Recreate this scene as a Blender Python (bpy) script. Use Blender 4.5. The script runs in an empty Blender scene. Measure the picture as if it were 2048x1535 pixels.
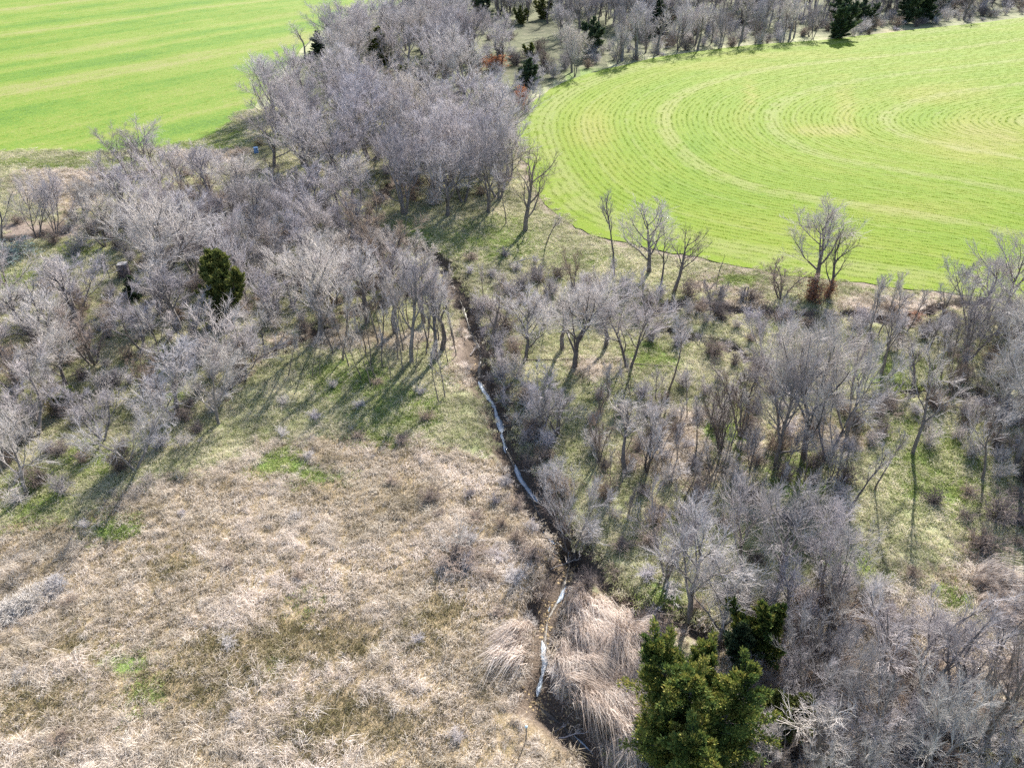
import bpy, math, random
import numpy as np
from mathutils import Vector
from mathutils.geometry import delaunay_2d_cdt

R = math.radians
rng = np.random.default_rng(11)
random.seed(5)
SC = bpy.context.scene
COL = SC.collection

# ------------------------------------------------------------------ camera, sky, sun, exposure
CAM_H, PITCH, FPX = 40.0, R(34.0), 1480.0        # metres above ground, degrees down, focal length (px of 2048)
cam = bpy.data.cameras.new('camera')
cam.sensor_width = 36.0
cam.lens = 36.0 * FPX / 2048.0
cam.clip_start, cam.clip_end = 0.5, 3000.0
cam_o = bpy.data.objects.new('camera', cam)
cam_o.location = (0, 0, CAM_H)
cam_o.rotation_euler = (math.pi / 2 - PITCH, 0, 0)
COL.objects.link(cam_o)
SC.camera = cam_o

SUN_EL, SUN_AZ = R(34.0), R(21.0)                 # azimuth clockwise from +Y
world = bpy.data.worlds.new('World')
SC.world = world
world.use_nodes = True
wn, wl = world.node_tree.nodes, world.node_tree.links
wn.clear()
sky = wn.new('ShaderNodeTexSky'); sky.sky_type = 'NISHITA'; sky.sun_disc = False
sky.sun_elevation, sky.sun_rotation = SUN_EL, SUN_AZ
bg = wn.new('ShaderNodeBackground'); bg.inputs['Strength'].default_value = 0.11
wo = wn.new('ShaderNodeOutputWorld')
wl.new(sky.outputs[0], bg.inputs[0]); wl.new(bg.outputs[0], wo.inputs[0])
sun = bpy.data.lights.new('sun', 'SUN')
sun.energy, sun.angle, sun.color = 5.0, R(0.53), (1.0, 0.955, 0.88)
sun_o = bpy.data.objects.new('sun', sun)
sd = Vector((math.sin(SUN_AZ) * math.cos(SUN_EL), math.cos(SUN_AZ) * math.cos(SUN_EL), math.sin(SUN_EL)))
sun_o.rotation_euler = sd.to_track_quat('Z', 'Y').to_euler()
sun_o.location = (60, 150, 120)
COL.objects.link(sun_o)
SC.view_settings.view_transform = 'Standard'
SC.view_settings.look = 'None'
SC.view_settings.exposure = 1.5
SC.view_settings.gamma = 1.0
SC.view_settings.use_curve_mapping = False
SC.cycles.max_bounces = 4
SC.cycles.diffuse_bounces = 2
SC.cycles.use_denoising = False

# ------------------------------------------------------------------ measuring the photograph
SP, CP = math.sin(PITCH), math.cos(PITCH)

def at(px, py, z=0.0):
    """ground point (x, y) seen at a pixel of the 2048 px photograph"""
    u, v = (px - 1024) / FPX, (767.5 - py) / FPX
    dy, dz = CP + v * SP, -SP + v * CP
    t = (z - CAM_H) / dz
    return (u * t, dy * t)

def pix(x, y, z=0.0):
    dz = z - CAM_H
    d = y * CP - dz * SP
    return 1024 + FPX * x / d, 767.5 - FPX * (y * SP + dz * CP) / d

def height_for(Y, ty):
    v = (767.5 - ty) / FPX
    return CAM_H + Y * (v * CP - SP) / (CP + v * SP)

# ------------------------------------------------------------------ noise and shapes in numpy
_NT = {}
def vnoise(x, y, scale, seed):
    if seed not in _NT: _NT[seed] = np.random.default_rng(seed).random((256, 256))
    r = _NT[seed]
    x, y = np.asarray(x) / scale + 500.3, np.asarray(y) / scale + 500.7
    xi, yi = np.floor(x).astype(int), np.floor(y).astype(int)
    fx, fy = x - xi, y - yi
    fx, fy = fx * fx * (3 - 2 * fx), fy * fy * (3 - 2 * fy)
    a, b = r[xi % 256, yi % 256], r[(xi + 1) % 256, yi % 256]
    c, d = r[xi % 256, (yi + 1) % 256], r[(xi + 1) % 256, (yi + 1) % 256]
    return (a * (1 - fx) + b * fx) * (1 - fy) + (c * (1 - fx) + d * fx) * fy

def seg_dist(x, y, pts):
    """distance to a polyline"""
    x, y = np.asarray(x, float), np.asarray(y, float)
    if x.size <= 8:
        q = np.asarray(pts, float); a, d = q[:-1], q[1:] - q[:-1]
        X_, Y_ = x.reshape(-1, 1), y.reshape(-1, 1)
        t = ((X_ - a[:, 0]) * d[:, 0] + (Y_ - a[:, 1]) * d[:, 1]) / ((d ** 2).sum(1) + 1e-9)
        t = np.minimum(np.maximum(t, 0), 1)
        return np.hypot(X_ - a[:, 0] - t * d[:, 0], Y_ - a[:, 1] - t * d[:, 1]).min(1).reshape(x.shape)
    best = np.full(np.shape(x), 1e9)
    for (ax, ay), (bx, by) in zip(pts[:-1], pts[1:]):
        dx, dy = bx - ax, by - ay
        t = np.clip(((x - ax) * dx + (y - ay) * dy) / (dx * dx + dy * dy + 1e-9), 0, 1)
        best = np.minimum(best, np.hypot(x - ax - t * dx, y - ay - t * dy))
    return best

def inside(x, y, poly):
    x, y = np.asarray(x, float), np.asarray(y, float)
    res = np.zeros(x.shape, bool)
    n = len(poly)
    for i in range(n):
        (x1, y1), (x2, y2) = poly[i], poly[(i + 1) % n]
        c = ((y1 > y) != (y2 > y)) & (x < (x2 - x1) * (y - y1) / (y2 - y1 + 1e-12) + x1)
        res ^= c
    return res

def smooth_line(pts, n=4):
    """Catmull-Rom"""
    P = [np.array(p, float) for p in pts]
    P = [2 * P[0] - P[1]] + P + [2 * P[-1] - P[-2]]
    out = []
    for i in range(1, len(P) - 2):
        for k in range(n):
            t = k / n
            a, b, c, d = P[i - 1], P[i], P[i + 1], P[i + 2]
            out.append(0.5 * (2 * b + (c - a) * t + (2 * a - 5 * b + 4 * c - d) * t * t + (3 * b - a - 3 * c + d) * t ** 3))
    out.append(P[-2])
    return [tuple(p) for p in out]

def sstep(a, b, x):
    t = np.clip((x - a) / (b - a), 0, 1)
    return t * t * (3 - 2 * t)

# ------------------------------------------------------------------ gullies and field outlines (measured on the photo)
def line(px, z=0.0, n=4):
    return smooth_line([at(a, b, z) for a, b in px], n)

CREEK_PX = [(1250, 1600), (1213, 1540), (1180, 1505), (1125, 1448), (1072, 1405), (1084, 1350), (1089, 1290), (1094, 1240), (1120, 1190),
            (1134, 1150), (1143, 1108), (1106, 1078), (1066, 1000), (1040, 955), (1011, 895), (999, 850), (978, 795),
            (957, 757), (962, 705), (940, 660), (925, 612), (903, 565), (866, 528), (815, 500), (768, 478), (735, 458),
            (748, 430), (775, 395), (800, 350)]
CREEK = line(CREEK_PX, -1.1)
GULLIES = [
    (CREEK, 1.45, 2.1),
    (line([(1146, 1098), (1195, 1150), (1240, 1205), (1290, 1238), (1345, 1248), (1440, 1290)], -0.5), 0.9, 1.3),
    (line([(1330, 668), (1400, 692), (1450, 703), (1495, 728), (1560, 772), (1620, 805), (1725, 822), (1762, 802), (1830, 790), (1930, 806), (2100, 838)], -0.5), 0.9, 1.5),
    (line([(1290, 640), (1348, 618), (1450, 628), (1515, 634), (1600, 640), (1740, 642), (1795, 655), (1862, 628), (1960, 615)], -0.4), 0.8, 1.8),
    (line([(440, 800), (490, 755), (530, 715), (600, 690), (660, 648), (720, 625), (800, 600), (870, 585), (925, 612)], -0.4), 0.9, 1.7),
    (line([(-80, 480), (40, 478), (105, 462), (150, 412), (205, 356), (280, 345), (340, 345)], -0.3), 0.8, 1.8),
]

FIELD_R_PX = [(2048, 34), (1909, 51), (1800, 63), (1724, 70), (1639, 79), (1560, 85), (1485, 91), (1348, 106), (1262, 126), (1193, 142), (1124, 165), (1083, 190),
              (1048, 215), (1035, 240), (1033, 262), (1040, 296), (1055, 340), (1074, 385), (1100, 420), (1142, 451), (1193, 475), (1261, 492),
              (1330, 507), (1399, 521), (1519, 544), (1673, 565), (1879, 589), (2060, 606)]
def ragged(pts, amp, seed):
    r = np.random.default_rng(seed)
    return [pts[0]] + [(a + r.normal(0, amp), b + r.normal(0, amp)) for a, b in pts[1:-1]] + [pts[-1]]
FIELD_R_EDGE = line(FIELD_R_PX, 0, 4)
FIELD_R = ragged(FIELD_R_EDGE, 0.22, 1) + [(180, FIELD_R_EDGE[-1][1] - 14), (420, 60), (420, 420), (FIELD_R_EDGE[0][0] + 60, FIELD_R_EDGE[0][1] + 25)]
FIELD_L_PX = [(-60, 316), (0, 300), (103, 299), (180, 302), (260, 298), (350, 286), (425, 268), (479, 228), (554, 164), (590, 112), (650, 60), (720, 25), (790, 12), (850, -20), (900, -60)]
FIELD_L_EDGE = line(FIELD_L_PX, 0, 4)
FIELD_L = ragged(FIELD_L_EDGE, 0.5, 2) + [(-60, 620), (-420, 620), (-420, 100)]

def ground_z(x, y, carve=True):
    x, y = np.asarray(x, float), np.asarray(y, float)
    z = 0.5 * (vnoise(x, y, 28, 1) - 0.5) + 0.9 * (vnoise(x, y, 110, 2) - 0.5)
    if carve:
        z = z + 0.16 * (vnoise(x, y, 3.3, 3) - 0.5) * (y < 130)
        for pts, dep, wid in GULLIES:
            q = np.array(pts); m_ = (x > q[:, 0].min() - 4) & (x < q[:, 0].max() + 4) & (y > q[:, 1].min() - 4) & (y < q[:, 1].max() + 4)
            if not m_.any(): continue
            d = np.full(x.shape, 99.0); d[m_] = seg_dist(x[m_], y[m_], pts)
            d = d + 0.5 * (vnoise(x, y, 2.0, 5) - 0.5)
            z = z - dep * (1 - sstep(0.22 * wid, wid, d))
    return z

def gz(x, y):
    return float(ground_z(np.array([x]), np.array([y]))[0])

# ------------------------------------------------------------------ materials
def new_mat(name):
    m = bpy.data.materials.new(name); m.use_nodes = True
    n = m.node_tree.nodes; n.clear()
    return m, n, m.node_tree.links

def ramp(n, stops, interp='LINEAR'):
    r = n.new('ShaderNodeValToRGB'); r.color_ramp.interpolation = interp
    e = r.color_ramp.elements
    while len(e) < len(stops): e.new(0.5)
    for i, (p, c) in enumerate(stops):
        e[i].position = p; e[i].color = (*c, 1)
    return r

def noise(n, l, scale, detail=3, vec=None, rough=0.55):
    t = n.new('ShaderNodeTexNoise'); t.inputs['Scale'].default_value = scale
    t.inputs['Detail'].default_value = detail; t.inputs['Roughness'].default_value = rough
    if vec is not None: l.new(vec, t.inputs['Vector'])
    return t

def mixc(n, l, fac, a, b, mode='MIX'):
    m = n.new('ShaderNodeMix'); m.data_type = 'RGBA'; m.blend_type = mode
    for s, v in ((m.inputs[0], fac), (m.inputs[6], a), (m.inputs[7], b)):
        if isinstance(v, (int, float)): s.default_value = v
        elif isinstance(v, tuple): s.default_value = (*v, 1)
        else: l.new(v, s)
    return m.outputs[2]

def math_(n, l, op, a, b=0.0, c=0.0):
    m = n.new('ShaderNodeMath'); m.operation = op
    for s, v in zip(m.inputs, (a, b, c)):
        if isinstance(v, (int, float)): s.default_value = v
        else: l.new(v, s)
    return m.outputs[0]

def finish(m, n, l, color, rough=0.9, translucent=0.0, bump=None, spec=0.15):
    p = n.new('ShaderNodeBsdfPrincipled')
    l.new(color, p.inputs['Base Color']) if not isinstance(color, tuple) else setattr(p.inputs['Base Color'], 'default_value', (*color, 1))
    p.inputs['Roughness'].default_value = rough
    p.inputs['Specular IOR Level'].default_value = spec
    o = n.new('ShaderNodeOutputMaterial')
    if bump is not None:
        b = n.new('ShaderNodeBump'); b.inputs['Strength'].default_value = bump[1]; b.inputs['Distance'].default_value = bump[2]
        l.new(bump[0], b.inputs['Height']); l.new(b.outputs[0], p.inputs['Normal'])
    if translucent:
        t = n.new('ShaderNodeBsdfTranslucent'); l.new(color, t.inputs[0])
        mx = n.new('ShaderNodeMixShader'); mx.inputs[0].default_value = translucent
        l.new(p.outputs[0], mx.inputs[1]); l.new(t.outputs[0], mx.inputs[2]); l.new(mx.outputs[0], o.inputs[0])
    else:
        l.new(p.outputs[0], o.inputs[0])
    return m

def blade_mat(name, stops, patch_scale=0.25, patch=((0.0, (0.75, 0.75, 0.75)), (1.0, (1.15, 1.15, 1.15))), transl=0.35):
    """grass: per-blade tint through a ramp, times slow patches of the place"""
    m, n, l = new_mat(name)
    a = n.new('ShaderNodeAttribute'); a.attribute_name = 'tint'
    g = n.new('ShaderNodeNewGeometry')
    nz = noise(n, l, patch_scale, 4, g.outputs['Position'], 0.6)
    k = math_(n, l, 'SUBTRACT', nz.outputs[0], 0.5)
    k = math_(n, l, 'MULTIPLY_ADD', k, 1.3, a.outputs['Fac'])
    r = ramp(n, stops); l.new(k, r.inputs[0])
    nz2 = noise(n, l, patch_scale * 0.35, 3, g.outputs['Position'])
    r2 = ramp(n, [(0.35, patch[0][1]), (0.65, patch[1][1])]); l.new(nz2.outputs[0], r2.inputs[0])
    return finish(m, n, l, mixc(n, l, 1.0, r.outputs[0], r2.outputs[0], 'MULTIPLY'), 0.75, transl)

def bark_mat(name, c1, c2, var=0.35, spec=0.2, rough=0.8):
    m, n, l = new_mat(name)
    g = n.new('ShaderNodeNewGeometry'); oi = n.new('ShaderNodeObjectInfo')
    nz = noise(n, l, 2.5, 4, g.outputs['Position'])
    r = ramp(n, [(0.3, c1), (0.7, c2)]); l.new(nz.outputs[0], r.inputs[0])
    wn_ = n.new('ShaderNodeTexWhiteNoise'); wn_.noise_dimensions = '1D'; l.new(oi.outputs['Random'], wn_.inputs['W'])
    cb = ramp(n, [(0.0, (0.55, 0.52, 0.52)), (0.3, (1.0, 0.98, 1.02)), (0.55, (1.12, 1.06, 0.98)), (0.8, (0.98, 0.93, 0.90)), (1.0, (1.16, 1.13, 1.12))]); l.new(wn_.outputs[0], cb.inputs[0])
    return finish(m, n, l, mixc(n, l, 1.0, r.outputs[0], cb.outputs[0], 'MULTIPLY'), rough, spec=spec)

M = {}
M['bark_dark'] = bark_mat('dark_bark', (0.10, 0.088, 0.080), (0.19, 0.170, 0.160))
M['bark_grey'] = bark_mat('grey_bark', (0.12, 0.11, 0.105), (0.23, 0.215, 0.21))
M['twig_lavender'] = bark_mat('lavender_grey_twigs', (0.31, 0.288, 0.298), (0.53, 0.50, 0.51))
M['twig_grey'] = bark_mat('grey_twigs', (0.34, 0.32, 0.31), (0.56, 0.53, 0.515))
M['twig_pale'] = bark_mat('pale_twigs', (0.30, 0.285, 0.28), (0.50, 0.48, 0.465), spec=0.4, rough=0.6)
M['twig_silver'] = bark_mat('silver_twigs', (0.32, 0.30, 0.28), (0.50, 0.48, 0.46))
M['twig_brown'] = bark_mat('brown_twigs', (0.20, 0.155, 0.125), (0.34, 0.28, 0.235))
M['twig_dark'] = bark_mat('dark_twigs', (0.13, 0.105, 0.10), (0.24, 0.205, 0.19))
M['meadow'] = blade_mat('dry_meadow_grass', [(0.0, (0.17, 0.15, 0.075)), (0.2, (0.34, 0.285, 0.20)), (0.45, (0.54, 0.47, 0.385)), (0.7, (0.69, 0.615, 0.53)), (1.0, (0.80, 0.74, 0.66))], 0.3,
                        ((0, (0.74, 0.71, 0.64)), (1, (1.12, 1.09, 1.12))))
M['reed'] = blade_mat('swept_tall_dry_grass', [(0.0, (0.25, 0.19, 0.15)), (0.35, (0.50, 0.40, 0.33)), (0.65, (0.67, 0.56, 0.48)), (1.0, (0.80, 0.71, 0.63))], 0.4)
M['green'] = blade_mat('short_green_grass', [(0.0, (0.12, 0.16, 0.045)), (0.4, (0.24, 0.30, 0.085)), (0.75, (0.36, 0.41, 0.14)), (1.0, (0.52, 0.50, 0.27))], 0.4)
M['mixed'] = blade_mat('pale_green_and_straw_grass', [(0.0, (0.19, 0.20, 0.08)), (0.3, (0.33, 0.355, 0.165)), (0.55, (0.49, 0.47, 0.285)), (0.8, (0.60, 0.54, 0.385)), (1.0, (0.70, 0.63, 0.49))], 0.3)
M['crop'] = blade_mat('young_wheat', [(0.0, (0.12, 0.225, 0.008)), (0.45, (0.19, 0.29, 0.012)), (0.8, (0.31, 0.37, 0.06)), (1.0, (0.42, 0.40, 0.16))], 0.06,
                      ((0, (0.92, 0.98, 0.8)), (1, (1.12, 1.0, 1.2))), 0.45)

def foliage_mat(name, stops):
    m, n, l = new_mat(name)
    a = n.new('ShaderNodeAttribute'); a.attribute_name = 'tint'
    r = ramp(n, stops); l.new(a.outputs['Fac'], r.inputs[0])
    return finish(m, n, l, r.outputs[0], 0.7, 0.25)
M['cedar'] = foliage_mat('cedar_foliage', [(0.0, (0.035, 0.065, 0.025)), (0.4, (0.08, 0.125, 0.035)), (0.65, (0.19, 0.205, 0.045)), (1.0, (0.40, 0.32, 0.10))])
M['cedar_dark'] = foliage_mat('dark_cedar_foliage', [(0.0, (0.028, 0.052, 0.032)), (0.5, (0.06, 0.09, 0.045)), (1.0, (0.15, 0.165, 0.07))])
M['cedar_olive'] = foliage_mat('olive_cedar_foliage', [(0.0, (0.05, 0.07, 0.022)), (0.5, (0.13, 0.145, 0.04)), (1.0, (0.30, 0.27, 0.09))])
M['leaf_orange'] = foliage_mat('orange_leaves', [(0.0, (0.22, 0.07, 0.025)), (0.5, (0.50, 0.17, 0.05)), (1.0, (0.66, 0.30, 0.13))])
M['leaf_rust'] = foliage_mat('rust_leaves', [(0.0, (0.13, 0.045, 0.022)), (0.6, (0.30, 0.12, 0.06)), (1.0, (0.45, 0.22, 0.12))])
M['leaf_teal'] = foliage_mat('blue_green_leaves', [(0.0, (0.10, 0.16, 0.14)), (1.0, (0.30, 0.38, 0.33))])
M['leaf_yellow'] = foliage_mat('yellow_leaves', [(0.0, (0.22, 0.18, 0.05)), (1.0, (0.5, 0.40, 0.14))])

# ground: weights come from the vertices (lush, dry, soil, gully)
def ground_mat():
    m, n, l = new_mat('meadow_and_wood_floor')
    g = n.new('ShaderNodeNewGeometry'); pos = g.outputs['Position']
    def att(name):
        a = n.new('ShaderNodeAttribute'); a.attribute_name = name; return a.outputs['Fac']
    n1 = noise(n, l, 0.35, 6, pos, 0.65); n2 = noise(n, l, 2.2, 5, pos, 0.7); n3 = noise(n, l, 9.0, 3, pos, 0.7)
    base = ramp(n, [(0.3, (0.15, 0.17, 0.07)), (0.5, (0.29, 0.30, 0.16)), (0.7, (0.38, 0.345, 0.23))]); l.new(n1.outputs[0], base.inputs[0])
    lush = ramp(n, [(0.3, (0.10, 0.15, 0.04)), (0.7, (0.22, 0.30, 0.08))]); l.new(n2.outputs[0], lush.inputs[0])
    dry = ramp(n, [(0.3, (0.13, 0.11, 0.05)), (0.5, (0.27, 0.205, 0.12)), (0.7, (0.42, 0.335, 0.23))]); l.new(n2.outputs[0], dry.inputs[0])
    soil = ramp(n, [(0.3, (0.13, 0.10, 0.08)), (0.7, (0.30, 0.235, 0.19))]); l.new(n2.outputs[0], soil.inputs[0])
    mud = ramp(n, [(0.3, (0.05, 0.040, 0.033)), (0.7, (0.17, 0.13, 0.10))]); l.new(n3.outputs[0], mud.inputs[0])
    def w(name):
        s = math_(n, l, 'SUBTRACT', n2.outputs[0], 0.5)
        s = math_(n, l, 'MULTIPLY_ADD', s, 0.9, att(name))
        s = math_(n, l, 'SUBTRACT', s, 0.3)
        c = n.new('ShaderNodeClamp'); l.new(math_(n, l, 'MULTIPLY', s, 2.2), c.inputs[0]); return c.outputs[0]
    c = mixc(n, l, w('dry'), base.outputs[0], dry.outputs[0])
    c = mixc(n, l, w('lush'), c, lush.outputs[0])
    c = mixc(n, l, w('soil'), c, soil.outputs[0])
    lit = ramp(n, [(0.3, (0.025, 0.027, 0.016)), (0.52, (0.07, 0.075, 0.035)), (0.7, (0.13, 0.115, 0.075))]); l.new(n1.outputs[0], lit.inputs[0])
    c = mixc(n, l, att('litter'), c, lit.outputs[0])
    c = mixc(n, l, att('gully'), c, mud.outputs[0])
    fine = ramp(n, [(0.3, (0.6, 0.6, 0.6)), (0.7, (1.3, 1.3, 1.3))]); l.new(n3.outputs[0], fine.inputs[0])
    c = mixc(n, l, 0.8, c, fine.outputs[0], 'MULTIPLY')
    return finish(m, n, l, c, 0.95, bump=(n3.outputs[0], 0.8, 0.12))
M['ground'] = ground_mat()

def field_mat(name, left):
    m, n, l = new_mat(name)
    g = n.new('ShaderNodeNewGeometry'); pos = g.outputs['Position']
    a = n.new('ShaderNodeAttribute'); a.attribute_name = 'row'
    pl = n.new('ShaderNodeAttribute'); pl.attribute_name = 'pale'
    n1 = noise(n, l, 0.035, 6, pos, 0.7); n2 = noise(n, l, 1.6, 6, pos, 0.8); n3 = noise(n, l, 0.25, 4, pos, 0.6)
    if left:
        cr = ramp(n, [(0.34, (0.058, 0.120, 0.016)), (0.44, (0.095, 0.175, 0.016)), (0.54, (0.148, 0.200, 0.026)), (0.64, (0.195, 0.208, 0.060)), (0.78, (0.24, 0.21, 0.10))])
    else:
        cr = ramp(n, [(0.25, (0.082, 0.158, 0.005)), (0.45, (0.128, 0.190, 0.006)), (0.66, (0.178, 0.198, 0.024)), (0.9, (0.24, 0.215, 0.075))])
    # bands along the rows
    cx = n.new('ShaderNodeCombineXYZ'); l.new(a.outputs['Fac'], cx.inputs[0])
    nb = noise(n, l, 0.05 if left else 0.16, 3 if left else 4, cx.outputs[0], 0.55)
    k = math_(n, l, 'MULTIPLY', nb.outputs[0], 0.85 if left else 0.45)
    k = math_(n, l, 'MULTIPLY_ADD', n1.outputs[0], 0.35, k)
    k = math_(n, l, 'MULTIPLY_ADD', pl.outputs['Fac'], 0.45, k)
    k = math_(n, l, 'MULTIPLY_ADD', n2.outputs[0], 0.60 if left else 0.45, k)
    k = math_(n, l, 'SUBTRACT', k, 0.385 if left else 0.135)
    l.new(k, cr.inputs[0])
    # drill rows: shade in the gaps painted as thin dark lines, broken up
    def rows(width, period, amt, nz, lo, hi):
        s = math_(n, l, 'MULTIPLY', a.outputs['Fac'], 2 * math.pi / period)
        s = math_(n, l, 'MULTIPLY_ADD', nz.outputs[0], 1.2, s)
        s = math_(n, l, 'SINE', s)
        mr = n.new('ShaderNodeMapRange'); mr.inputs[1].default_value = width; mr.inputs[2].default_value = 1.0
        l.new(s, mr.inputs[0])
        b = n.new('ShaderNodeMapRange'); b.inputs[1].default_value = lo; b.inputs[2].default_value = hi; l.new(nz.outputs[0], b.inputs[0])
        return math_(n, l, 'MULTIPLY', math_(n, l, 'MULTIPLY', mr.outputs[0], b.outputs[0]), amt)
    f1 = rows(0.1, 0.9, 0.0 if left else 0.36, noise(n, l, 0.3, 6, pos), 0.35, 0.68)
    c = mixc(n, l, f1, cr.outputs[0], (0.07, 0.10, 0.02))
    if not left:
        f2 = rows(0.88, 7.3, 0.30, n3, 0.38, 0.6)
        c = mixc(n, l, f2, c, (0.22, 0.225, 0.085))
        f3 = rows(0.80, 19.0, 0.42, n3, 0.3, 0.5)
        c = mixc(n, l, f3, c, (0.24, 0.23, 0.095))
    return finish(m, n, l, c, 0.9, bump=(n2.outputs[0], 0.9, 0.18))
M['field_r'] = field_mat('curved_green_field', False)
M['field_l'] = field_mat('striped_green_field', True)

def simple(name, c1, c2, scale=4, rough=0.85, spec=0.2, bump=0.3):
    m, n, l = new_mat(name)
    g = n.new('ShaderNodeNewGeometry'); nz = noise(n, l, scale, 5, g.outputs['Position'])
    r = ramp(n, [(0.35, c1), (0.65, c2)]); l.new(nz.outputs[0], r.inputs[0])
    return finish(m, n, l, r.outputs[0], rough, bump=(nz.outputs[0], bump, 0.05), spec=spec)
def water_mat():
    m, n, l = new_mat('glare_painted_water')
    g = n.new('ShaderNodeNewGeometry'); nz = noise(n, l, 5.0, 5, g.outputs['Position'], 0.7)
    a = n.new('ShaderNodeAttribute'); a.attribute_name = 'deep'  # weight of the painted glare, full at mid-stream
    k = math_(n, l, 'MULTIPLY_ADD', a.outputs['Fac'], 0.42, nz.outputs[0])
    r = ramp(n, [(0.45, (0.10, 0.08, 0.06)), (0.68, (0.16, 0.18, 0.20)), (0.86, (0.30, 0.35, 0.40)), (1.0, (0.50, 0.54, 0.58))]); l.new(k, r.inputs[0])  # muddy brown edges; pale sky glare painted into the colour along the middle
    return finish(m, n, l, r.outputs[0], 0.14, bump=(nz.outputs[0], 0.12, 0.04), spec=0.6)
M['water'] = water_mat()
M['gravel'] = simple('tan_creek_gravel', (0.20, 0.14, 0.07), (0.52, 0.40, 0.24), 6, 0.9)
M['stone'] = simple('pale_stone', (0.40, 0.35, 0.28), (0.66, 0.62, 0.55), 5)
M['post'] = simple('weathered_post', (0.08, 0.075, 0.075), (0.16, 0.15, 0.15), 9)
M['post_cap'] = simple('pale_blue_post_cap', (0.35, 0.45, 0.50), (0.5, 0.6, 0.65), 9, 0.5)
M['board'] = simple('grey_boards', (0.13, 0.11, 0.13), (0.26, 0.23, 0.25), 7)
M['board_pale'] = simple('pale_roof_sheet', (0.24, 0.22, 0.21), (0.38, 0.35, 0.33), 3)
M['blue'] = simple('faded_blue_plastic', (0.08, 0.16, 0.32), (0.20, 0.32, 0.50), 3, 0.5)
M['pipe'] = simple('brown_pipe', (0.09, 0.075, 0.06), (0.17, 0.14, 0.11), 5)

# ------------------------------------------------------------------ mesh helpers
def mesh(name, V, F, mats, attrs=None, smooth=False, mat_index=None):
    """V (n,3); F list of int arrays, each (m,k)"""
    me = bpy.data.meshes.new(name)
    V = np.asarray(V, np.float32)
    F = [np.asarray(f, np.int32) for f in F if len(f)]
    me.vertices.add(len(V)); me.vertices.foreach_set('co', V.ravel())
    loops = np.concatenate([f.ravel() for f in F])
    tot = np.concatenate([np.full(len(f), f.shape[1], np.int32) for f in F])
    start = np.concatenate([[0], np.cumsum(tot)[:-1]]).astype(np.int32)
    me.loops.add(len(loops)); me.loops.foreach_set('vertex_index', loops)
    me.polygons.add(len(tot)); me.polygons.foreach_set('loop_start', start)
    me.polygons.foreach_set('use_smooth', np.full(len(tot), smooth))
    for m in (mats if isinstance(mats, (list, tuple)) else [mats]): me.materials.append(m)
    if mat_index is not None: me.polygons.foreach_set('material_index', mat_index)
    for k, v in (attrs or {}).items():
        a = me.attributes.new(k, 'FLOAT', 'POINT'); a.data.foreach_set('value', np.asarray(v, np.float32))
    me.update(calc_edges=True)
    return me

def put(name, me, loc=(0, 0, 0), rot=(0, 0, 0), scale=(1, 1, 1), parent=None):
    o = bpy.data.objects.new(name, me); COL.objects.link(o)
    o.location, o.rotation_euler, o.scale = loc, rot, scale
    if parent: o.parent = parent
    return o

def tag(o, label=None, cat=None, group=None, kind=None):
    if label: o['label'] = label
    if cat: o['category'] = cat
    if group: o['group'] = group
    if kind: o['kind'] = kind
    return o

def tubes(polys, sides):
    """polys: list of (pts (n,3), radii (n)) -> V, F(quads), closing the tip with the small radius"""
    Vs, Fs, off = [], [], 0
    by = {}
    for p, r in polys: by.setdefault(len(p), []).append((p, r))
    ang = np.arange(sides) * 2 * math.pi / sides
    for n_, lst in by.items():
        P = np.array([p for p, _ in lst]); Rr = np.array([r for _, r in lst])
        T = np.gradient(P, axis=1); T /= np.linalg.norm(T, axis=2, keepdims=True) + 1e-9
        ref = np.where(np.abs(T[..., 2:3]) > 0.9, np.array([1.0, 0, 0]), np.array([0, 0, 1.0]))
        A = np.cross(T, ref); A /= np.linalg.norm(A, axis=2, keepdims=True) + 1e-9
        B = np.cross(T, A)
        V = P[:, :, None, :] + Rr[:, :, None, None] * (A[:, :, None, :] * np.cos(ang)[:, None] + B[:, :, None, :] * np.sin(ang)[:, None])
        m = len(lst)
        Vs.append(V.reshape(-1, 3))
        i = np.arange(m)[:, None, None] * n_ * sides; j = np.arange(n_ - 1)[None, :, None] * sides; k = np.arange(sides)[None, None, :]
        k2 = (k + 1) % sides
        q = np.stack([i + j + k, i + j + k2, i + j + sides + k2, i + j + sides + k], -1).reshape(-1, 4) + off
        Fs.append(q); off += m * n_ * sides
    return np.concatenate(Vs), np.concatenate(Fs)

def join_vf(parts):
    Vs, Fs, off = [], {}, 0
    for V, F in parts:
        for f in (F if isinstance(F, list) else [F]):
            Fs.setdefault(f.shape[1], []).append(f + off)
        Vs.append(V); off += len(V)
    return np.concatenate(Vs), [np.concatenate(v) for v in Fs.values()]

# ------------------------------------------------------------------ the ground sheet
def graded(a, b, step, far_a, far_b, g=1.10):
    c = list(np.arange(a, b + 1e-6, step))
    s = step
    while c[-1] < far_b: s *= g; c.append(c[-1] + s)
    s = step
    while c[0] > far_a: s *= g; c.insert(0, c[0] - s)
    return np.array(c)
gx = graded(-62, 62, 0.38, -900, 900)
gy = graded(10, 128, 0.38, -120, 1600)
GX, GY = np.meshgrid(gx, gy)
X, Y = GX.ravel(), GY.ravel()
Z = ground_z(X, Y)
in_l, in_r = inside(X, Y, FIELD_L), inside(X, Y, FIELD_R)
inset = np.minimum(seg_dist(X, Y, FIELD_R + [FIELD_R[0]]), seg_dist(X, Y, FIELD_L + [FIELD_L[0]]))
Z = np.where(in_l | in_r, Z - 0.3 * sstep(0.8, 3.0, inset), Z)
nx, ny = len(gx), len(gy)
ii = np.arange(nx - 1)[None, :] + np.arange(ny - 1)[:, None] * nx
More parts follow.
